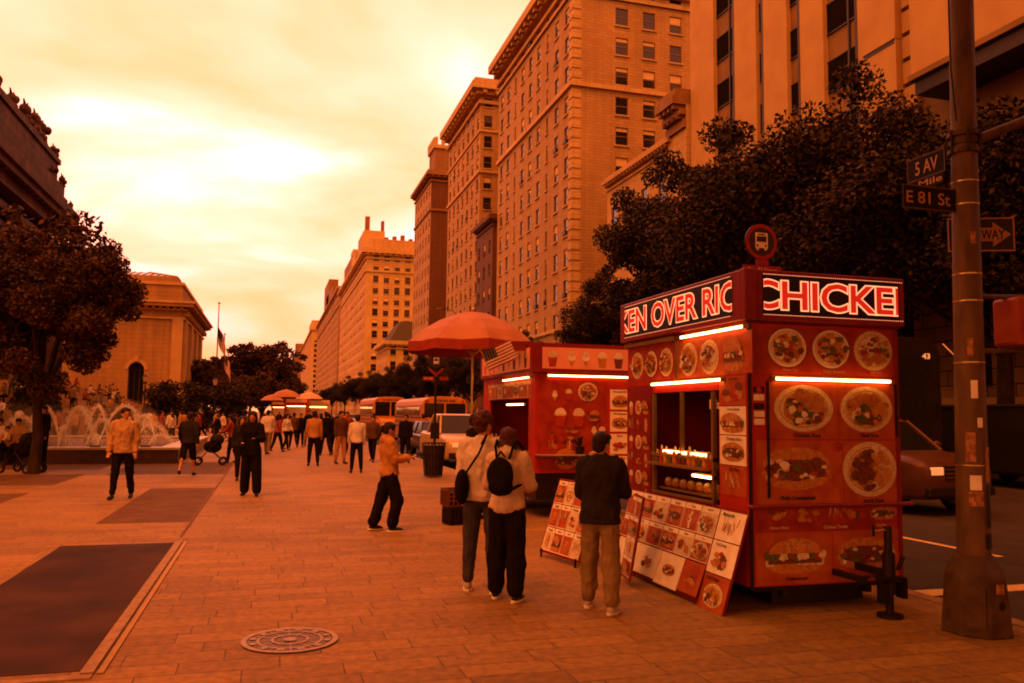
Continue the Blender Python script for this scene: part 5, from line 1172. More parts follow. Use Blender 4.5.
# ------------------------------------------------------------ vehicles (front towards -y)
def rr_sec(y, hw, z0, z1, c=.1, top=None):
    tw = hw if top is None else top; c2 = min(c, (z1-z0)*.4)
    return [(-hw+c*.5, y, z0), (hw-c*.5, y, z0), (hw, y, z0+c2), (hw, y, z0+(z1-z0)*.6), (tw, y, z1-c2), (tw-c, y, z1), (-tw+c, y, z1), (-tw, y, z1-c2), (-hw, y, z0+(z1-z0)*.6), (-hw, y, z0+c2)]
HEADL = pm('headlamp', (.6, .55, .4), rough=.15, emit=(1, .35, .12), es=.6); CHROME = pm('chrome', (.5, .45, .35), rough=.2, metal=1); TAILL = pm('tail lamp', (.35, .01, .005), rough=.3)
PLATEM = pm('number plate', (.6, .45, .2), rough=.5)
def car(label, loc, rz, paint, L=4.8, W=1.95, H=1.75, hood=1.35, beltz=1.05, bed=0, cat='car', name='parked_car', lights=True, sign=None, z=-.13, detail=True, boxy=.0):
    t = thing(name, label, cat, (loc[0], loc[1], z), rz); hw = W/2; g = .3
    p = MB(); secs = [rr_sec(.0, hw*.86, g+.1, beltz-.28, .1), rr_sec(.12, hw*.95, g+.02, beltz-.16, .1), rr_sec(.5, hw, g, beltz-.06, .1), rr_sec(hood, hw, g, beltz+.02, .1), rr_sec(L-.4, hw, g, beltz+.05, .1), rr_sec(L-.08, hw*.97, g+.05, beltz+.0, .1), rr_sec(L, hw*.9, g+.12, beltz-.1, .1)]
    p.loft(secs, paint, True); p.build('body', t, recalc=True, bevel=.01)
    y0, y1 = hood-.1, L-.15-bed; ys, ye = hood+.62-boxy, y1-.3
    bw2, tw = hw*.93, hw*.76
    p = MB(); p.frus([(-bw2, y0, beltz), (bw2, y0, beltz), (bw2, y1, beltz+.02), (-bw2, y1, beltz+.02)], [(-tw, ys, H-.05), (tw, ys, H-.05), (tw, ye, H-.05), (-tw, ye, H-.05)], GLASSD); p.build('cabin_glass', t)
    p = MB(); p.frus([(-tw-.02, ys-.03, H-.055), (tw+.02, ys-.03, H-.055), (tw+.02, ye+.03, H-.055), (-tw-.02, ye+.03, H-.055)], [(-tw*.9, ys+.1, H), (tw*.9, ys+.1, H), (tw*.9, ye-.1, H), (-tw*.9, ye-.1, H)], paint)
    for s in (-1, 1):
        for (a, b_) in (((s*bw2, y0, beltz), (s*tw, ys, H-.04)), ((s*bw2, y1, beltz), (s*tw, ye, H-.04))): p.cyl(a, b_, .045, .04, paint, 6)
        mid = (y0+y1)/2+.1; p.cyl((s*(bw2+.005), mid, beltz), (s*(tw+.005), mid, H-.05), .045, .04, paint if detail else BLACK, 6)
    p.build('roof', t)
    for s in (-1, 1):
        for yy in (.85, L-.95): wheel(t, s*(hw-.12), yy, .35, .23, rim=detail)
    for s in (-1, 1):
        p = MB(); p.bx(s*hw*.62-.17, s*hw*.62+.17, -.012 if detail else -.02, .1, beltz-.42, beltz-.26, HEADL); p.build('headlight', t, bevel=.02)
        if detail:
            p = MB(); p.sph((s*(hw+.1), hood+.15, beltz+.12), (.11, .07, .08), paint, u=8, v=6); p.cyl((s*(hw-.05), hood+.15, beltz+.05), (s*(hw+.05), hood+.15, beltz+.1), .025, .025, BLACK, 5); p.build('wing_mirror', t)
            p = MB(); p.bx(s*hw*.68-.12, s*hw*.68+.12, L-.04, L+.012, beltz-.32, beltz-.12, TAILL); p.build('tail_light', t)
    p = MB(); p.bx(-hw*.42, hw*.42, -.02, .05, beltz-.5, beltz-.24, BLACK)
    for k in range(3): p.bx(-hw*.42, hw*.42, -.028, -.021, beltz-.47+k*.08, beltz-.45+k*.08, CHROME)
    p.build('grille', t); p = MB(); p.bx(-hw*.9, hw*.9, -.06, .2, g+.08, g+.26, DARKMETAL if detail else paint); p.build('bumper', t, bevel=.02)
    p = MB(); p.bx(-.16, .16, -.075, -.062, g+.1, g+.2, PLATEM); p.build('number_plate', t)
    if bed: p = MB(); p.bx(-hw*.9, hw*.9, y1+.1, L-.1, beltz+.0, beltz+.08, BLACK); p.build('load_bed', t)
    if sign: p = MB(); p.frus([(-.35, ys+.3, H), (.35, ys+.3, H), (.35, ys+.55, H), (-.35, ys+.55, H)], [(-.25, ys+.36, H+.2), (.25, ys+.36, H+.2), (.25, ys+.5, H+.2), (-.25, ys+.5, H+.2)], sign); p.build('roof_sign', t)
    return t
CPW = pm('light car paint', (.42, .34, .2), rough=.3, spec=.6); CPB = pm('black car paint', (.012, .010, .009), rough=.3, spec=.2); CPY = pm('dark taxi paint', (.06, .026, .011), rough=.35); CPG = pm('grey car paint', (.18, .14, .08), rough=.3)
q = G(445, 470, -.13); QX = max(q.x, KX2+.15)
car('pale pickup truck parked at the kerb facing the viewpoint, left of the drinks cart', (QX+1.0, q.y), 0, CPW, L=5.3, H=1.85, beltz=1.15, hood=1.5, bed=1.4, cat='pickup truck', name='pickup_truck')
def bus(label, loc, rz, L, W, H, paint, school=True, name='school_bus', cat='bus', front_text=None, dark=False):
    t = thing(name, label, cat, (loc[0], loc[1], -.13), rz); hw = W/2; p = MB(); y0 = 1.1 if school else 0
    def sec(y, k=1.0): return [(-hw*k, y, .5), (hw*k, y, .5), (hw*k, y, H-.45), (hw*.93*k, y, H-.2), (hw*.7*k, y, H-.05), (hw*.3*k, y, H), (-hw*.3*k, y, H), (-hw*.7*k, y, H-.05), (-hw*.93*k, y, H-.2), (-hw*k, y, H-.45)]
    p.loft([sec(y0, .99), sec(y0+.15), sec(L-.1), sec(L, .98)], paint, False); p.build('body', t, recalc=True, bevel=.02)
    if school:
        p = MB(); p.loft([rr_sec(0, hw*.66, .55, 1.25, .12), rr_sec(.15, hw*.76, .5, 1.4, .14), rr_sec(1.08, hw*.9, .5, 1.55, .14)], paint, True); p.build('hood', t, recalc=True)
        p = MB(); p.bx(-hw*.4, hw*.4, -.03, .02, .65, 1.15, BLACK); p.build('grille', t)
        for s in (-1, 1): p = MB(); p.cyl((s*hw*.52, -.01, 1.0), (s*hw*.52, .08, 1.0), .1, .1, HEADL, 12); p.build('headlight', t)
        for s in (-1, 1):
            p = MB(); p.cyl((s*hw*.7, .1, 1.3), (s*(hw+.1), .05, 1.7), .02, .02, BLACK, 5); p.sph((s*(hw+.1), .05, 1.72), (.1, .05, .14), BLACK, u=8, v=6); p.build('wing_mirror', t)
        p = MB(); p.text('SCHOOL BUS', -.55, .55, H-.28, H-.16, y0-.012, BLACK, bold=.03); p.build('lettering', t)
        for s in (-1, 1): p = MB(); p.disc(s*hw*.78, H-.26, .08, .08, y0-.01, TAILL, 12); p.build('warning_lamp', t)
    else:
        for s in (-1, 1): p = MB(); p.bx(s*hw*.78-.14, s*hw*.78+.14, -.012, .06, .7, .9, HEADL if not dark else CHROME); p.build('headlight', t, bevel=.02)
    z0, z1 = (1.65, H-.36) if school else (1.15, H-.5)
    for s in (-1, 1): p = MB(); x = s*hw*.47; p.bx(x-hw*.43, x+hw*.43, y0-.012, y0+.05, z0, z1, GLASSD); p.build('windscreen', t)
    for s in (-1, 1):
        n_ = int((L-y0-1)/.95)
        for k in range(n_):
            p = MB(); a = y0+.7+k*.95; p.bx(s*hw-.02 if s > 0 else -hw-.012, s*hw+.012 if s > 0 else -hw+.02, a, a+.8, 1.75, H-.55, GLASSD); p.build('window', t)
    if school:
        p = MB()
        for z in (1.1, 1.35, 1.62):
            for s in (-1, 1): p.bx(s*hw-.018, s*hw+.018, y0+.2, L-.1, z, z+.05, BLACK)
        p.build('side_rail', t)
    for s in (-1, 1):
        for yy in ((.75, L-2.2) if school else (2.3, L-3)): wheel(t, s*(hw-.17), yy, .48, .28, rim=False)
    return t
CPS = pm('school bus paint', (.50, .23, .03), rough=.45)
q0 = onY(407, 440, 46); q1 = onY(457, 440, 46); wb = 2.45
bx_ = (q0.x+q1.x)/2
bus('nearer yellow school bus with curved roof, parked facing the viewpoint behind the pickup', (bx_+.1, 42), R(0), 11, 2.45, 2.75, CPS)
bus('farther yellow school bus seen between the nearer bus and the crowd', (onY(388, 440, 60).x, 58), R(0), 11, 2.4, 3.0, CPS)
# coach and van beyond the chicken cart
t = bus('black coach with a tall curved windscreen edge behind the right side of the chicken cart', (15.3, 17.5), 0, 12, 2.6, 3.95, CPB, school=False, name='coach', cat='coach', dark=True)
p = MB(); p.tube([(1.32, -.06, 3.8), (1.5, -.35, 3.4), (1.62, -.5, 2.7), (1.62, -.5, 2.2)], .035, CHROME, 6); p.sph((1.62, -.5, 2.1), (.13, .08, .25), BLACK, u=8, v=6); p.build('wing_mirror', t)
p = MB(); p.text('43', .7, .95, 3.4, 3.55, -.02, HEADL, bold=.03); p.build('route_number', t)
car('dark taxi standing behind the metal street pole', (12.9, 13.2), R(6), CPY, L=4.9, H=1.85, beltz=1.2, hood=1.3, cat='taxi', name='taxi', sign=PLATEM)
t = thing('delivery_van', 'dark delivery van standing beyond the metal pole at the right edge', 'van', (20.2, 15.6, -.13), R(-6))
p = MB(); p.loft([rr_sec(0, 1.0, .4, 1.2, .1), rr_sec(.9, 1.05, .35, 1.45, .1), rr_sec(1.5, 1.05, .35, 2.3, .1), rr_sec(6, 1.05, .35, 2.32, .1)], CPB, False); p.build('body', t, recalc=True, bevel=.02)
p = MB(); p.bx(-1.075, -1.055, 1.3, 5.9, 2.2, 2.26, CHROME); p.bx(-.95, .95, 1.0, 1.05, 2.333, 2.37, CHROME); p.build('trim_strip', t)
p = MB(); p.frus([(-.95, .86, 1.46), (.95, .86, 1.46), (.95, 1.0, 1.46), (-.95, 1.0, 1.46)], [(-.9, 1.38, 2.2), (.9, 1.38, 2.2), (.9, 1.45, 2.2), (-.9, 1.45, 2.2)], GLASSD); p.build('windscreen', t)
for s in (-1, 1):
    for yy in (.9, 4.8): wheel(t, s*.93, yy, .36, .24, rim=False)
    p = MB(); p.bx(s*.72-.13, s*.72+.13, -.02, .05, .8, .98, CHROME); p.build('headlight', t)
t = bus('long dark city bus standing in the far lane beyond the metal pole', (19.6, 22), R(0), 12, 2.55, 3.1, CPB, school=False, name='city_bus', cat='bus', dark=True)
# far traffic
for i, (px, y, pt, H_, lb) in enumerate(((468, 33, CPB, 1.5, 'black car half hidden behind the pale pickup'), (410, 72, CPB, 1.6, 'dark car beyond the school buses'), (400, 84, CPW, 1.5, 'pale car far down the avenue beyond the buses'), (376, 95, CPG, 1.7, 'grey car far down the avenue'), (366, 120, CPB, 1.5, 'dark car very far down the avenue'), (352, 135, CPW, 1.6, 'white car very far down the avenue'), (344, 170, CPY, 1.6, 'tiny yellow cab at the end of the avenue'))):
    x = max(colAt(px, y), 6.8 if i < 1 else 7)
    if i == 0: x = 7.2; y = 34.5
    car(lb, (x, y), 0, pt, L=4.6, H=H_, beltz=.95, detail=False)
# far food carts with umbrellas
def farcart(px, y, label, body, s=1.0, x=None, um=UM):
    x = colAt(px, y) if x is None else x; t = thing('food_cart', label, 'food cart', (x, y, 0), 0, 'distant food carts'); p = MB(); p.bx(-1, 1, 0, 3, .4, 2.5, body); p.bx(-1.1, 1.1, -.1, 3.1, 2.503, 2.9, body); p.build('body', t)
    p = MB(); p.bx(-.8, .8, -.03, -.003, 1.2, 2.1, CREAM); p.bx(-.9, .9, -.13, -.103, 2.55, 2.85, SF); p.build('picture_panel', t)
    p = MB(); p.bx(-.8, .8, -.06, -.035, 2.2, 2.24, TUBE); p.build('light_tube', t)
    for sx in (-.9, .9): wheel(t, sx, 1.5, .35, .15, rim=False)
    u = thing('parasol', label.replace('food cart', 'parasol over the food cart'), 'parasol', (x-.9, y-.6, 0), 0, 'distant parasols'); p = MB(); rings = []
    for r_, z in ((.01, 3.7*s), (.8, 3.45*s), (1.35, 3.0*s)): rings.append([(r_*math.cos(a), r_*math.sin(a), z) for a in np.linspace(0, 2*math.pi, 9)[:-1]])
    p.loft(rings, um, False, caps=False); p.build('canopy', u, recalc=True); p = MB(); p.cyl((0, 0, 0), (0, 0, 3.6*s), .03, .03, STEEL, 6); p.build('pole', u)
farcart(296, 76, 'distant red food cart in the crowd at the left of the avenue', RED)
farcart(318, 84, 'distant food cart with glowing white front in the crowd', CREAM, um=pm('pale parasol cloth', (.55, .3, .12), rough=.8))
farcart(280, 100, 'farthest small food cart at the vanishing point', REDD)

# ------------------------------------------------------------ people
def capsule(mb, p0, p1, r0, r1, m, seg=10):
    mb.cyl(p0, p1, r0, r1, m, seg); mb.sph(p0, r0, m, u=seg, v=7); mb.sph(p1, r1, m, u=seg, v=7)
def remesh(mb, name, vox, smooth=4, disp=0, seed=0, dscale=13):
    me = bpy.data.meshes.new(name); mb.bm.to_mesh(me); mb.bm.free(); ob = bpy.data.objects.new('t', me)
    r_ = ob.modifiers.new('r', 'REMESH'); r_.mode = 'VOXEL'; r_.voxel_size = vox; r_.use_smooth_shade = True
    s_ = ob.modifiers.new('s', 'SMOOTH'); s_.iterations = smooth; s_.factor = .5
    out = evalmesh(ob); bpy.data.objects.remove(ob); out.name = name
    if disp:
        o3 = V((seed*3.1, seed*1.7, 0)); zM = max(v.co.z for v in out.vertices); zm = min(v.co.z for v in out.vertices) if name in ('jacket', 'trousers') else -1; nr = [v.normal.copy() for v in out.vertices]
        for v, nn_ in zip(out.vertices, nr):
            c = v.co; q = V((c.x*dscale, c.y*dscale, c.z*dscale*.55))+o3
            d_ = disp*noise.noise(q)+disp*.5*noise.noise(q*2.3); v.co = c+nn_*(max(d_, -.2*disp)*min(1, max(0, (c.z-zm)/.07))*(min(1, max(0, (zM-c.z-.12)/.15)) if name == 'trousers' else 1))
    out.materials.clear()
    for m in mb.mats[:1]: out.materials.append(m)
    return out
def figure(P):
    """joint positions and body shapes of a figure that faces +y; returns dict of meshes"""
    h = P.get('h', 1.72); s = h/1.75; fem = P.get('fem', False); vox = P.get('vox', .02); fine = vox < .013; f_ = P.get('fat', 1.0)
    lean = R(P.get('lean', 0)); X = V((1, 0, 0))
    hip = V((0, 0, .93)); up = V((0, math.sin(lean), math.cos(lean))); fw = V((0, math.cos(lean), -math.sin(lean)))
    sw = .16 if fem else .178
    chest = hip+up*.34; sc_ = hip+up*.50; neck = hip+up*.565
    hy, hp = R(P.get('hyaw', 0)), R(P.get('hpitch', 0)); hup = (up+V((0, math.sin(hp)*.9, 0))).normalized(); head = neck+hup*.118
    HQ = M.Rotation(hy, 3, 'Z') @ M.Rotation(-(hp+lean*.5), 3, 'X')
    legs = P.get('legs', ((4, 4, 3), (-4, 4, 3))); arms = P.get('arms', ((5, 8, 12, 0), (-5, 8, 12, 0)))
    J = []; 
    for i, (tp, kb, ab) in enumerate(legs):
        sd = (-1, 1)[i]; hj = hip+X*sd*.088+V((0, 0, -.03)); a = R(tp); b = R(tp-kb); ab = R(ab)
        kn = hj+V((sd*math.sin(ab)*.43, math.sin(a)*.43, -math.cos(a)*.43)); an = kn+V((sd*math.sin(ab)*.3, math.sin(b)*.41, -math.cos(b)*.41)); J.append((hj, kn, an))
    dz = .085-min(j[2].z for j in J); off = V((0, 0, dz))
    A = []
    for i, (ap, ab, eb, inw) in enumerate(arms):
        sd = (-1, 1)[i]; sh = sc_+X*sd*sw-up*.025; a = R(ap)+lean*.0; ab = R(ab); dr = V((sd*math.sin(ab), math.sin(a)*math.cos(ab), -math.cos(a)*math.cos(ab))); el = sh+dr*.28
        a2 = R(ap+eb); iw = R(inw); d2 = V((sd*(math.sin(ab)*.6-math.sin(iw)), math.sin(a2)*math.cos(iw), -math.cos(a2)*math.cos(iw))).normalized(); wr = el+d2*.245; A.append((sh, el, wr, d2, sd))
    SC = M.Scale(s, 4) @ M.Translation(off)
    def lb(mb, rs, m, pw=.8):
        rings = []
        for c, rx, ry in rs:
            rings.append([tuple(c+X*rx*math.copysign(abs(math.cos(a))**pw, math.cos(a))+fw*ry*math.copysign(abs(math.sin(a))**pw, math.sin(a))) for a in np.linspace(0, 2*math.pi, 21)[:-1]])
        mb.loft(rings, m, True)
    def torso(m, t, lo=0, mb=None, flare=0):
        if fem: pr = [(.04, .160, .112), (.13, .130, .095), (.2, .122, .09), (.29, .135, .10), (.36, .145, .112), (.43, .148, .10), (.48, .125, .082), (.525, .075, .062), (.575, .052, .052)]
        else: pr = [(.04, .158, .112), (.13, .146, .104), (.22, .148, .108), (.31, .163, .115), (.38, .172, .115), (.44, .170, .102), (.485, .14, .086), (.53, .08, .066), (.58, .054, .055)]
        pr = [(z, rx*f_+t, ry*f_+t) for z, rx, ry in pr]
        z0 = min(lo, .03); b0 = (pr[0][1]+.006+flare, pr[0][2]+.006+flare)
        rs = [(hip+up*z0, b0[0]-.004, b0[1]-.004), (hip+up*(z0+.012), *b0)]+[(hip+up*z, rx, ry) for z, rx, ry in pr if z > z0+.02]
        lb(mb, rs, m)
        mb.sph(hip-up*.01-fw*.03, (pr[0][1]*.9, pr[0][2]*.93, .09), m, u=12, v=8)
        if fem:
            for sd in (-1, 1): mb.sph(hip+up*.37+X*sd*.065+fw*.07, (.06+t, .05+t, .06), m)
        capsule(mb, sc_-X*(sw-.03)-up*.02, sc_+X*(sw-.03)-up*.02, .06+t, .06+t, m)
    skin = P.get('skin', SKIN); out = {}
    b = MB(SC); torso(skin, 0, mb=b)
    for hj, kn, an in J: capsule(b, hj, kn, .078, .052, skin); capsule(b, kn, an, .05, .036, skin); b.sph(kn+(an-kn)*.28-V((0, .012, 0)), (.044, .048, .10), skin)
    for sh, el, wr, d2, sd in A:
        capsule(b, sh, el, .052, .038, skin); capsule(b, el, wr, .038, .024, skin)
        sv = d2.cross(V((0, 0, 1)) if abs(d2.z) < .8 else V((0, 1, 0))).normalized(); nv = sv.cross(d2).normalized()
        Q = M((sv, nv, d2)).transposed(); palm = wr+d2*.05; b.sph(palm, (.037, .016, .05), skin, rot=Q, u=10, v=8)
        if vox < .022:
            for k in range(4):
                base = palm+d2*.035+sv*(-.027+.018*k); L_ = (.062, .074, .07, .056)[k]; m1 = base+(d2*.92+nv*.30*sd).normalized()*L_*.5; m2 = m1+(d2*.7+nv*.7*sd).normalized()*L_*.5; b.tube([base, m1, m2], [.0085, .008, .007], skin, 6)
            tb = palm-d2*.02+sv*.03*(-sd if abs(d2.z) > .8 else -1); b.tube([tb, tb+(d2*.6+sv*-sd*.5).normalized()*.03, tb+(d2*.9+sv*-sd*.3).normalized()*.055], [.012, .010, .008], skin, 6)
    capsule(b, neck-up*.03, neck+hup*.06, .052, .05, skin)
    def hl(x, y, z): return head+HQ @ V((x, y, z))
    b.sph(hl(0, 0, .01), (.074, .092, .105), skin, rot=HQ, u=16, v=12); b.sph(hl(0, .022, -.05), (.054, .062, .062), skin, rot=HQ, u=12, v=8)
    b.sph(hl(0, .092, -.012), (.013, .016, .024), skin, rot=HQ, u=8, v=6); b.sph(hl(0, .075, .03), (.045, .02, .014), skin, rot=HQ, u=8, v=6)
    b.sph(hl(0, .078, -.058), (.024, .014, .012), skin, rot=HQ, u=8, v=6)
    for sd in (-1, 1): b.sph(hl(sd*.077, -.005, -.01), (.010, .02, .03), skin, rot=HQ, u=8, v=6); b.sph(hl(sd*.036, .055, -.02), (.022, .022, .02), skin, rot=HQ, u=8, v=6)
    out['body'] = remesh(b, 'body', P.get('bvox', vox), 2 if fine else 1)
    # face features as their own small meshes
    e = MB(SC)
    for sd in (-1, 1): e.sph(hl(sd*.030, .084, .008), (.012, .007, .006), BLACK, rot=HQ, u=8, v=6)
    out['eyes'] = e.raw('eyes') ; e = MB(SC); e.sph(hl(0, .090, -.058), (.021, .006, .005), TOM, rot=HQ, u=8, v=6); out['mouth'] = e.raw('mouth')
    # top
    tm = P['top']; t = P.get('tt', .016); b = MB(SC); torso(tm, t, lo=P.get('hem', -.03), mb=b)
    if P.get('long'): 
        for hj, kn, an in J: capsule(b, hj, hj+(kn-hj)*P['long'], .085+t, .082+t, tm)
    sl = P.get('sleeve', 1.0)
    for sh, el, wr, d2, sd in A:
        capsule(b, sh, el if sl > .5 else sh+(el-sh)*sl*1.6, .055+t, .043+t*1.1, tm)
        if sl > .5: capsule(b, el, el+(wr-el)*.93*min(1, sl), .042+t*1.1, .030+t*.8, tm)
    if P.get('hood'): b.sph(neck-fw*.075-up*.03, (.115, .06, .09), tm, u=12, v=8); b.sph(neck-fw*.03+up*.0, (.10, .09, .045), tm)
    if P.get('collar'): b.sph(neck+up*.0, (.075, .078, .04), tm)
    out[P.get('topname', 'jacket')] = remesh(b, 'jacket', vox, 4 if fine else 1, P.get('wr', .011) if fine else 0, seed=P.get('seed', 1))
    # trousers
    lm = P['legm']; t = P.get('lt', .014); wd = P.get('wide', 0); b = MB(SC); hw = .155 if fem else .15
    lb(b, [(hip-up*.09, hw*f_*.9+t, .10*f_+t), (hip-up*.03, hw*f_+t+.006, .112*f_+t), (hip+up*.05, hw*f_*.97+t, .108*f_+t), (hip+up*.11, hw*f_*.9+t, .10*f_+t)], lm)
    b.sph(hip-fw*.03+V((0, 0, -.04)), (hw*f_*.95+t, .088+t, .10), lm, u=12, v=8)
    sh_ = P.get('shorts')
    for hj, kn, an in J:
        if sh_: capsule(b, hj, kn+(hj-kn)*.05, .088+t, .078+t, lm)
        else: capsule(b, hj, kn, .088+t, .064+t+wd*.6, lm); capsule(b, kn, an+(kn-an)*.11, .064+t+wd*.6, .042+t+wd, lm)
    out['shorts' if sh_ else 'trousers'] = remesh(b, 'trousers', vox, 4 if fine else 1, P.get('wr', .011)*.9 if fine else 0, seed=P.get('seed', 1)+5)
    # shoes
    for i, (hj, kn, an) in enumerate(J):
        b = MB(SC); tp = R(legs[i][0]-legs[i][1]); lift = max(0, an.z+dz-.085); pit = min(1.0, lift*3.2)*(1 if tp < 0 else -.3)
        Q = M.Rotation(-pit, 3, 'X'); sd = (-1, 1)[i]; Q = M.Rotation(R(-8*sd), 3, 'Z') @ Q
        def fl2(x, y, z): return an+Q @ V((x, y, z))
        b.sph(fl2(0, .0, -.03), (.042, .055, .05), P.get('shoe', BLACK), rot=Q, u=10, v=8); b.sph(fl2(0, .075, -.043), (.045, .10, .036), P.get('shoe', BLACK), rot=Q, u=12, v=8); b.sph(fl2(0, .13, -.05), (.043, .06, .03), P.get('shoe', BLACK), rot=Q, u=10, v=8)
        out['shoe'+str(i)] = remesh(b, 'shoe', min(vox, .014), 2)
        if P.get('sole') and fine:
            b = MB(SC); ring_ = [((.046 if abs(math.cos(a)) > .2 else .04)*math.cos(a), .055+.135*math.sin(a)) for a in np.linspace(0, 2*math.pi, 19)[:-1]]
            b.prism([tuple(fl2(x, y, -.088)) for x, y in ring_], tuple(Q @ V((0, 0, .026))), P['sole']); out['sole'+str(i)] = b.raw('sole')
    # hair
    hm = P.get('hair', HAIR); st_ = P.get('hairstyle', 'short'); b = MB(SC)
    b.sph(hl(0, -.014, .032), (.087, .102, .098), hm, rot=HQ, u=16, v=10); b.sph(hl(0, -.045, -.02), (.074, .062, .075), hm, rot=HQ)
    for sd in (-1, 1): b.sph(hl(sd*.05, .01, .075), (.04, .065, .035), hm, rot=HQ)
    if st_ == 'long':
        b.sph(hl(0, -.07, -.06), (.085, .045, .11), hm, rot=HQ); b.sph(neck-fw*.07-up*.02, (.08, .035, .13), hm)
        for sd in (-1, 1): b.sph(hl(sd*.075, -.01, -.05), (.024, .05, .10), hm, rot=HQ)
    if st_ == 'curly':
        rr = random.Random(3)
        for k in range(84):
            a, e2 = rr.uniform(0, 6.28), rr.uniform(-.3, 1.4); d_ = V((math.cos(a)*math.cos(e2)*.080, math.sin(a)*math.cos(e2)*.092-.02, math.sin(e2)*.088+.03))
            if d_.y > .06 and d_.z < .07: continue
            b.sph(hl(*d_), rr.uniform(.024, .036), hm, u=7, v=5)
    if st_ == 'pony': b.sph(hl(0, -.12, .0), (.035, .04, .05), hm, rot=HQ); b.sph(hl(0, -.14, -.09), (.03, .028, .10), hm, rot=HQ)
    if st_ == 'bun': b.sph(hl(0, -.06, .11), (.045, .045, .04), hm, rot=HQ)
    out['hat' if st_ == 'cap' else 'hair'] = remesh(b, 'hair', min(vox, .012) if fine else vox*.8, 1, .006 if fine else .004, seed=3, dscale=40)
    if st_ == 'cap':
        pass
    out['_J'] = dict(J=J, A=A, SC=SC, neck=neck, sc=sc_, hip=hip, up=up, fw=fw, hl=hl, HQ=HQ, sw=sw)
    return out
def raw(s, name):
    me = bpy.data.meshes.new(name); s.bm.to_mesh(me); s.bm.free()
    for m in s.mats: me.materials.append(m)
    me.shade_smooth(); return me
MB.raw = raw
def person(fig, label, loc, face, group=None, z=None, kids_=True, colors=None, scale=1):
    """face: heading in degrees clockwise from +y (away down the avenue)"""
    o = bpy.data.objects.new('person', fig['body']); COL.objects.link(o); o.location = (loc[0], loc[1], loc[2] if z is None else z); o.rotation_euler = (0, 0, -R(face)); tag(o, label, 'person', group); o.scale = (scale,)*3
    for k, me in fig.items():
        if k in ('body', '_J') or (not kids_ and k in ('eyes', 'mouth')): continue
        nm = k.rstrip('01'); c = bpy.data.objects.new(nm, me); COL.objects.link(c); c.parent = o
        if colors:
            key = 'top' if nm in ('jacket', 'shirt', 'vest', 'hoodie') else 'leg' if nm in ('trousers', 'shorts') else 'hair' if nm in ('hair', 'hat') else nm
            if key in colors: c.material_slots[0].link = 'OBJECT'; c.material_slots[0].material = colors[key]
    return o
def cloth(name, c, k=.75, **kw): return pm(name, c, tuple(v*k for v in c), sc=7, rough=.95, spec=.06, bump=.15, bsc=180, **kw)
CB = cloth('black cloth', (.010, .008, .007)); CN = cloth('navy cloth', (.022, .02, .024)); CKH = cloth('khaki cloth', (.22, .17, .09)); CJ = cloth('blue jeans', (.05, .05, .07)); CW = cloth('white cloth', (.62, .50, .33)); CO = cloth('orange beige cloth', (.42, .24, .10)); CR = cloth('dull red cloth', (.25, .05, .025)); CG = cloth('grey cloth', (.16, .13, .08)); CBR = cloth('brown cloth', (.10, .05, .025)); CLT = cloth('light plaid cloth', (.40, .28, .15)); SHW = pm('pale shoe', (.4, .33, .2), rough=.6); SHB = pm('dark shoe', (.02, .017, .013), rough=.5); SOLE = pm('white sole', (.6, .5, .3), rough=.6)
# --- the five nearest
q = G(600, 611)
f = figure(dict(h=1.57, top=CN, legm=CKH, shoe=SHW, sole=SOLE, vox=.0095, bvox=.0075, lean=3, legs=((9, 5, 5), (-7, 5, 5)), arms=((12, 10, 62, 20), (16, 10, 66, 20)), hyaw=-22, hpitch=6, tt=.026, hem=-.10, collar=True, wr=.024, wide=.02, fat=1.08, seed=2))
person(f, 'man in a dark jacket and pale trousers waiting at the window of the chicken cart', q, 38)
q = G(481, 592)
f = figure(dict(h=1.73, top=CW, topname='shirt', legm=CJ, shoe=SHW, sole=SOLE, hair=HAIRB, hairstyle='curly', vox=.0095, bvox=.0075, legs=((4, 3, 4), (-5, 4, 4)), arms=((4, 8, 30, 4), (-2, 8, 22, 2)), hyaw=-30, hpitch=10, tt=.020, hem=-.06, wr=.019, seed=7))
pm1 = person(f, 'tall curly haired man in white shirt and jeans beside the woman with the backpack', q, 22)
bg_ = thing('shoulder_bag', 'dark shoulder bag hanging at the left side of the tall curly haired man', 'bag', (q.x-.17, q.y-.1, 1.02), R(-22))
p = MB(); p.sph((-.06, 0, 0), (.07, .13, .17), CB, u=14, v=10); p.build('pouch', bg_); p = MB(); p.tube([(-.03, .06, .12), (.06, .10, .32), (.17, .03, .5), (.12, -.13, .33), (-.02, -.1, .12)], .012, CB, 6); p.build('strap', bg_)
q = G(506, 600)
f = figure(dict(h=1.59, fem=True, top=cloth('cream hoodie', (.58, .42, .24)), topname='hoodie', legm=CB, shoe=SHB, sole=SOLE, hair=HAIRB, hairstyle='long', vox=.0095, bvox=.0075, legs=((5, 5, 3), (-5, 3, 3)), arms=((18, 12, 70, 30), (10, 12, 80, 20)), hyaw=12, hpitch=4, tt=.03, hem=-.02, hood=True, wr=.021, wide=.028, lt=.02, seed=11))
pw = person(f, 'woman in a cream hoodie with a small black backpack and wide black trousers', q, 32)
bk = thing('backpack', 'small black backpack worn by the woman in the cream hoodie', 'backpack', pw.location[:], pw.rotation_euler.z)
b = MB(); b.sph((-.01, -.215, 1.16), (.13, .085, .17), CB, u=14, v=10); b.sph((-.01, -.27, 1.09), (.10, .05, .09), CB); b.sph((-.01, -.19, 1.05), (.125, .08, .08), CB); me = remesh(b, 'pack', .012, 3, .005, 2)
o = bpy.data.objects.new('pack', me); COL.objects.link(o); o.parent = bk
p = MB()
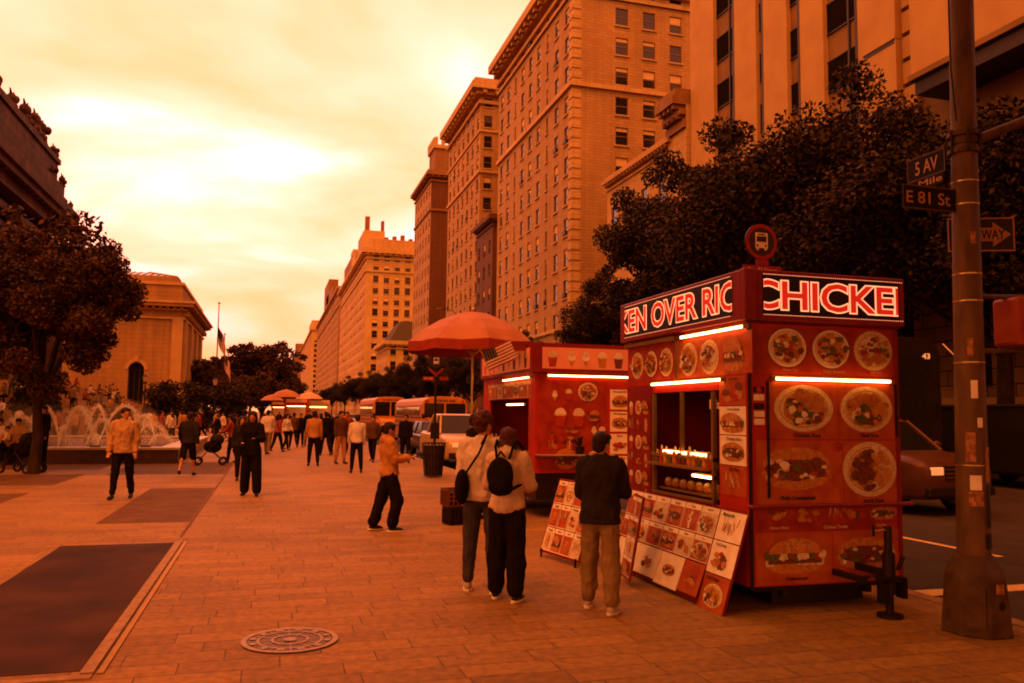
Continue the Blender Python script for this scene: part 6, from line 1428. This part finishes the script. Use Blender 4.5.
for s in (-1, 1): p.tube([(s*.06, -.16, 1.31), (s*.085, -.125, 1.42), (s*.10, -.02, 1.475), (s*.115, .10, 1.40), (s*.135, .13, 1.22), (s*.15, .03, 1.08), (s*.10, -.15, 1.04)], .014, CB, 6)
p.build('strap', bk); p = MB(); p.tube([(-.04, -.2, 1.33), (-.01, -.2, 1.38), (.03, -.2, 1.33)], .01, CB, 6); p.build('handle', bk)
q = G(388, 531)
f = figure(dict(h=1.60, fem=True, top=CO, topname='hoodie', legm=CB, shoe=SHB, sole=SOLE, hair=HAIR, hairstyle='pony', vox=.0125, bvox=.011, lean=-4, legs=((-14, 4, 2), (14, 26, 3)), arms=((8, 8, 92, 14), (12, 8, 86, 14)), hpitch=18, tt=.028, hem=-.04, hood=True, wr=.021, wide=.025, lt=.02, seed=13))
pp = person(f, 'woman with a dark ponytail in a beige top looking down at her phone', q, 82)
J_ = f['_J']; hand = (J_['SC'] @ (J_['A'][1][2]+J_['A'][1][3]*.09)); hw_ = pp.matrix_basis @ hand
ph = thing('phone', 'phone held in front of the woman with the dark ponytail', 'phone', hw_[:], pp.rotation_euler.z); p = MB(M.Rotation(R(35), 4, 'X')); p.bx(-.08, -.005, -.01, .0, -.05, .10, BLACK); p.build('case', ph, bevel=.003); p = MB(M.Rotation(R(35), 4, 'X')); p.quad(-.076, -.009, -.046, .096, -.0115, GLASSD); p.build('screen', ph)
q = G(121, 499)
f = figure(dict(h=1.76, top=CLT, topname='vest', legm=CB, shoe=SHB, hair=HAIR, vox=.0125, bvox=.011, legs=((-6, 8, 4), (9, 5, 4)), arms=((-4, 10, 18, 5), (6, 10, 14, 5)), hyaw=38, hem=-.07, tt=.024, wr=.024, seed=17))
person(f, 'man in a light quilted vest and black trousers walking towards us before the fountain', q, 186)
# --- middle distance and crowd figures
M_ = {}
M_['walk'] = figure(dict(h=1.74, top=CB, legm=CB, vox=.022, legs=((20, 8, 2), (-16, 18, 2)), arms=((-16, 8, 15, 0), (18, 8, 22, 0)), hem=-.06, tt=.02))
M_['walkf'] = figure(dict(h=1.64, fem=True, top=CB, legm=CB, vox=.022, hairstyle='long', legs=((-16, 12, 2), (18, 6, 2)), arms=((12, 8, 18, 0), (-14, 8, 20, 0)), tt=.018))
M_['stand'] = figure(dict(h=1.76, top=CW, legm=CB, vox=.022, legs=((3, 3, 4), (-3, 3, 4)), arms=((4, 8, 15, 0), (0, 8, 12, 0)), hem=-.04))
M_['shorts'] = figure(dict(h=1.74, top=CN, legm=CB, shorts=True, shoe=SHB, vox=.018, legs=((-22, 14, 2), (20, 14, 2)), arms=((18, 14, 30, 0), (-20, 10, 22, 0)), hem=-.06, tt=.028, lean=4))
M_['talk'] = figure(dict(h=1.72, top=CB, legm=CB, vox=.020, wide=.03, lt=.025, hem=-.12, tt=.03, legs=((3, 2, 4), (-4, 4, 4)), arms=((20, 12, 75, 30), (16, 12, 60, 25)), hpitch=8, hairstyle='long', fem=True, long=.4))
M_['push'] = figure(dict(h=1.66, fem=True, top=CR, legm=CB, vox=.022, legs=((10, 6, 2), (-10, 8, 2)), arms=((28, 5, 40, 5), (28, 5, 40, 5)), lean=8, hairstyle='bun'))
M_['sit'] = figure(dict(h=1.72, top=CB, legm=CB, vox=.028, legs=((84, 84, 5), (80, 88, 5)), arms=((30, 8, 40, 15), (25, 8, 50, 15)), lean=10))
M_['sitf'] = figure(dict(h=1.62, fem=True, top=CW, legm=CB, vox=.028, legs=((82, 96, 3), (84, 90, 3)), arms=((20, 8, 60, 20), (35, 8, 50, 15)), lean=14, hairstyle='long'))
CC = dict(B=CB, N=CN, K=CKH, J=CJ, W=CW, O=CO, R=CR, G=CG, Br=CBR, L=CLT)
def pc(kind, x, y, face, top, leg, label, hair=None, s=1, group=None, z=None, loc=None, kd=False):
    q = G(x, y) if loc is None else loc; c = dict(top=CC[top], leg=CC[leg]);
    if hair: c['hair'] = hair
    jr = random.Random(int(abs(q[0]*91+q[1]*37))); return person(M_[kind], label, q, face+(jr.uniform(-35, 35) if not kd else 0), group, z=z, colors=c, kids_=kd, scale=s*jr.uniform(.94, 1.05))
pc('shorts', 187, 476, 15, 'N', 'B', 'person in a dark jacket and shorts striding away beside the fountain', s=1.02)
pc('talk', 250, 496, 190, 'B', 'B', 'woman in long black clothes with wide trousers standing mid pavement', s=1.02, kd=True)
pc('walkf', 240, 480, 170, 'N', 'B', 'woman in dark clothes directly behind the woman in long black clothes', kd=True)
pc('push', 231, 463, 265, 'R', 'B', 'person in a dull red top pushing a stroller to the left', s=1.02)
pc('stand', 243, 461, 20, 'Br', 'B', 'person in brown standing right of the stroller pusher')
pc('walk', 267, 455, 5, 'W', 'G', 'person in a pale shirt walking away just right of the women in black')
pc('walkf', 277, 452, 10, 'R', 'B', 'woman in a dull red top in the walking crowd')
pc('walkf', 286, 450, 170, 'W', 'B', 'woman in a white shirt in the walking crowd')
pc('walk', 293, 448, 0, 'Br', 'B', 'person in brown in the crowd near the distant red cart')
pc('walk', 300, 447, 180, 'B', 'B', 'person in black in the crowd near the distant red cart')
pc('stand', 313, 466, 0, 'O', 'B', 'man in an orange beige top standing in the middle of the crowd')
pc('walk', 325, 456, 5, 'B', 'B', 'left one of two people in black walking away together')
pc('walkf', 331, 455, 0, 'B', 'B', 'right one of two people in black walking away together')
pc('stand', 340, 464, 185, 'Br', 'O', 'person in a dark brown top left of the man in the white shirt')
pc('stand', 356, 473, 0, 'W', 'B', 'man in a white shirt and black trousers seen from behind in mid pavement')
pc('walk', 372, 462, 180, 'Br', 'B', 'person in brown just left of the woman with the ponytail')
pc('stand', 405, 463, 200, 'B', 'B', 'man in a black shirt standing at the kerb in front of the school bus', kd=True)
pc('walk', 346, 452, 180, 'R', 'B', 'person in dull red far in the crowd')
pc('stand', 308, 446, 180, 'B', 'G', 'person in black far in the crowd beside the glowing cart')
pc('walkf', 320, 448, 0, 'G', 'B', 'woman in grey far in the crowd')
q = G(512, 560); pc('stand', 0, 0, 100, 'B', 'B', 'dark haired person at the drinks cart, right behind the woman with the backpack', loc=V((3.3, 13.6, 0)), s=.98)
rr = random.Random(31)
for k in range(20):
    px = rr.uniform(262, 352); y = rr.uniform(55, 110); pc(rr.choice(['walk', 'walkf', 'stand']), 0, 0, rr.choice([0, 180, 170, 10]), rr.choice('BNWRGOB'), rr.choice('BBJK'), 'tiny figure in the distant crowd down the avenue', loc=V((colAt(px, y), y, 0)), group='distant walking crowd', s=rr.uniform(.92, 1.03))
# people near and on the steps
for k in range(84):
    lv = rr.randint(3, 19); u = rr.random(); 
    px = rr.uniform(-5, 150)
    if u < .5: y = SY0+lv*.3+rr.uniform(0, 22); x = SX0+11-lv*.36-.1; face = 95
    else: y = SY0+lv*.3-.1; x = rr.uniform(-32, -10-lv*.36); face = 180
    top = rr.choice('BNWROGLWB'); pc(rr.choice(['sit', 'sitf', 'sit', 'sitf', 'stand']), 0, 0, face+rr.uniform(-25, 25), top, rr.choice('BJKB'), 'visitor resting on the far museum steps behind the fountain', loc=V((x, y-.25, lv*.165-.02)), group='visitors on the museum steps', s=rr.uniform(.92, 1.04))
for k in range(52):
    y = rr.uniform(46, 60); px = rr.uniform(20, 238); x = colAt(px, y)
    if x < SX0+12 and y > SY0-1: y = rr.uniform(45, 54); x = colAt(px, y)
    if x > FX-26 and x < FX+.5 and y < FY+13.5: y = FY+14.5+rr.random()*8; x = colAt(px, y)
    pc(rr.choice(['walk', 'walkf', 'stand', 'stand']), 0, 0, rr.uniform(0, 360), rr.choice('BNWROGLW'), rr.choice('BBJK'), 'small figure standing or strolling on the plaza behind the fountain', loc=V((x, y, 0)), group='people on the plaza behind the fountain', s=rr.uniform(.92, 1.03))
for i, (px, top) in enumerate(((4, 'W'), (12, 'O'), (22, 'L'), (-6, 'R'))):
    x = colAt(px, FY+.2); pc('sitf' if i % 2 else 'sit', 0, 0, 175, top, 'B', ['person in white sitting on the fountain rim at the left edge', 'person in orange sitting on the fountain rim', 'person in a plaid top sitting on the fountain rim beside the plaza tree', 'person in red sitting on the fountain rim cut by the left edge'][i], loc=V((x, FY-.0, 0)), kd=True)
# person and walker by the tree
q = G(40, 471); pc('stand', 0, 0, 215, 'B', 'B', 'person in black standing against the trunk of the plaza tree', loc=q, s=1.02, kd=True)
q = G(212, 465)
def stroller(loc, rz, label, sc=1.0, big=False):
    t = thing('stroller', label, 'stroller', loc[:], rz); t.scale = (sc,)*3
    p = MB(); p.sph((0, .0, .58), (.2, .28, .2), CB, u=12, v=8); p.sph((0, -.12, .80), (.21, .22, .19), CN, u=12, v=8); p.build('seat', t)
    p = MB()
    for s in (-1, 1): p.tube([(s*.24, .42, .12), (s*.2, .1, .5), (s*.2, -.35, .98), (s*.2, -.48, 1.02)], .014, DARKMETAL, 6); p.tube([(s*.24, -.32, .14), (s*.2, .1, .52)], .014, DARKMETAL, 6)
    p.cyl((-.2, -.48, 1.02), (.2, -.48, 1.02), .016, .016, RUBBER, 6); p.build('frame', t)
    for s in (-1, 1):
        for y in (.42, -.32): wheel(t, s*.25, y, .13, .04, rim=False)
    return t
stroller(q, R(90), 'black stroller pushed along beside the fountain corner')
q = G(23, 473); stroller(q, R(60), 'bulky black stroller parked beside the trunk of the plaza tree', 1.1)
for sc2 in [TMP]: bpy.data.scenes.remove(sc2)
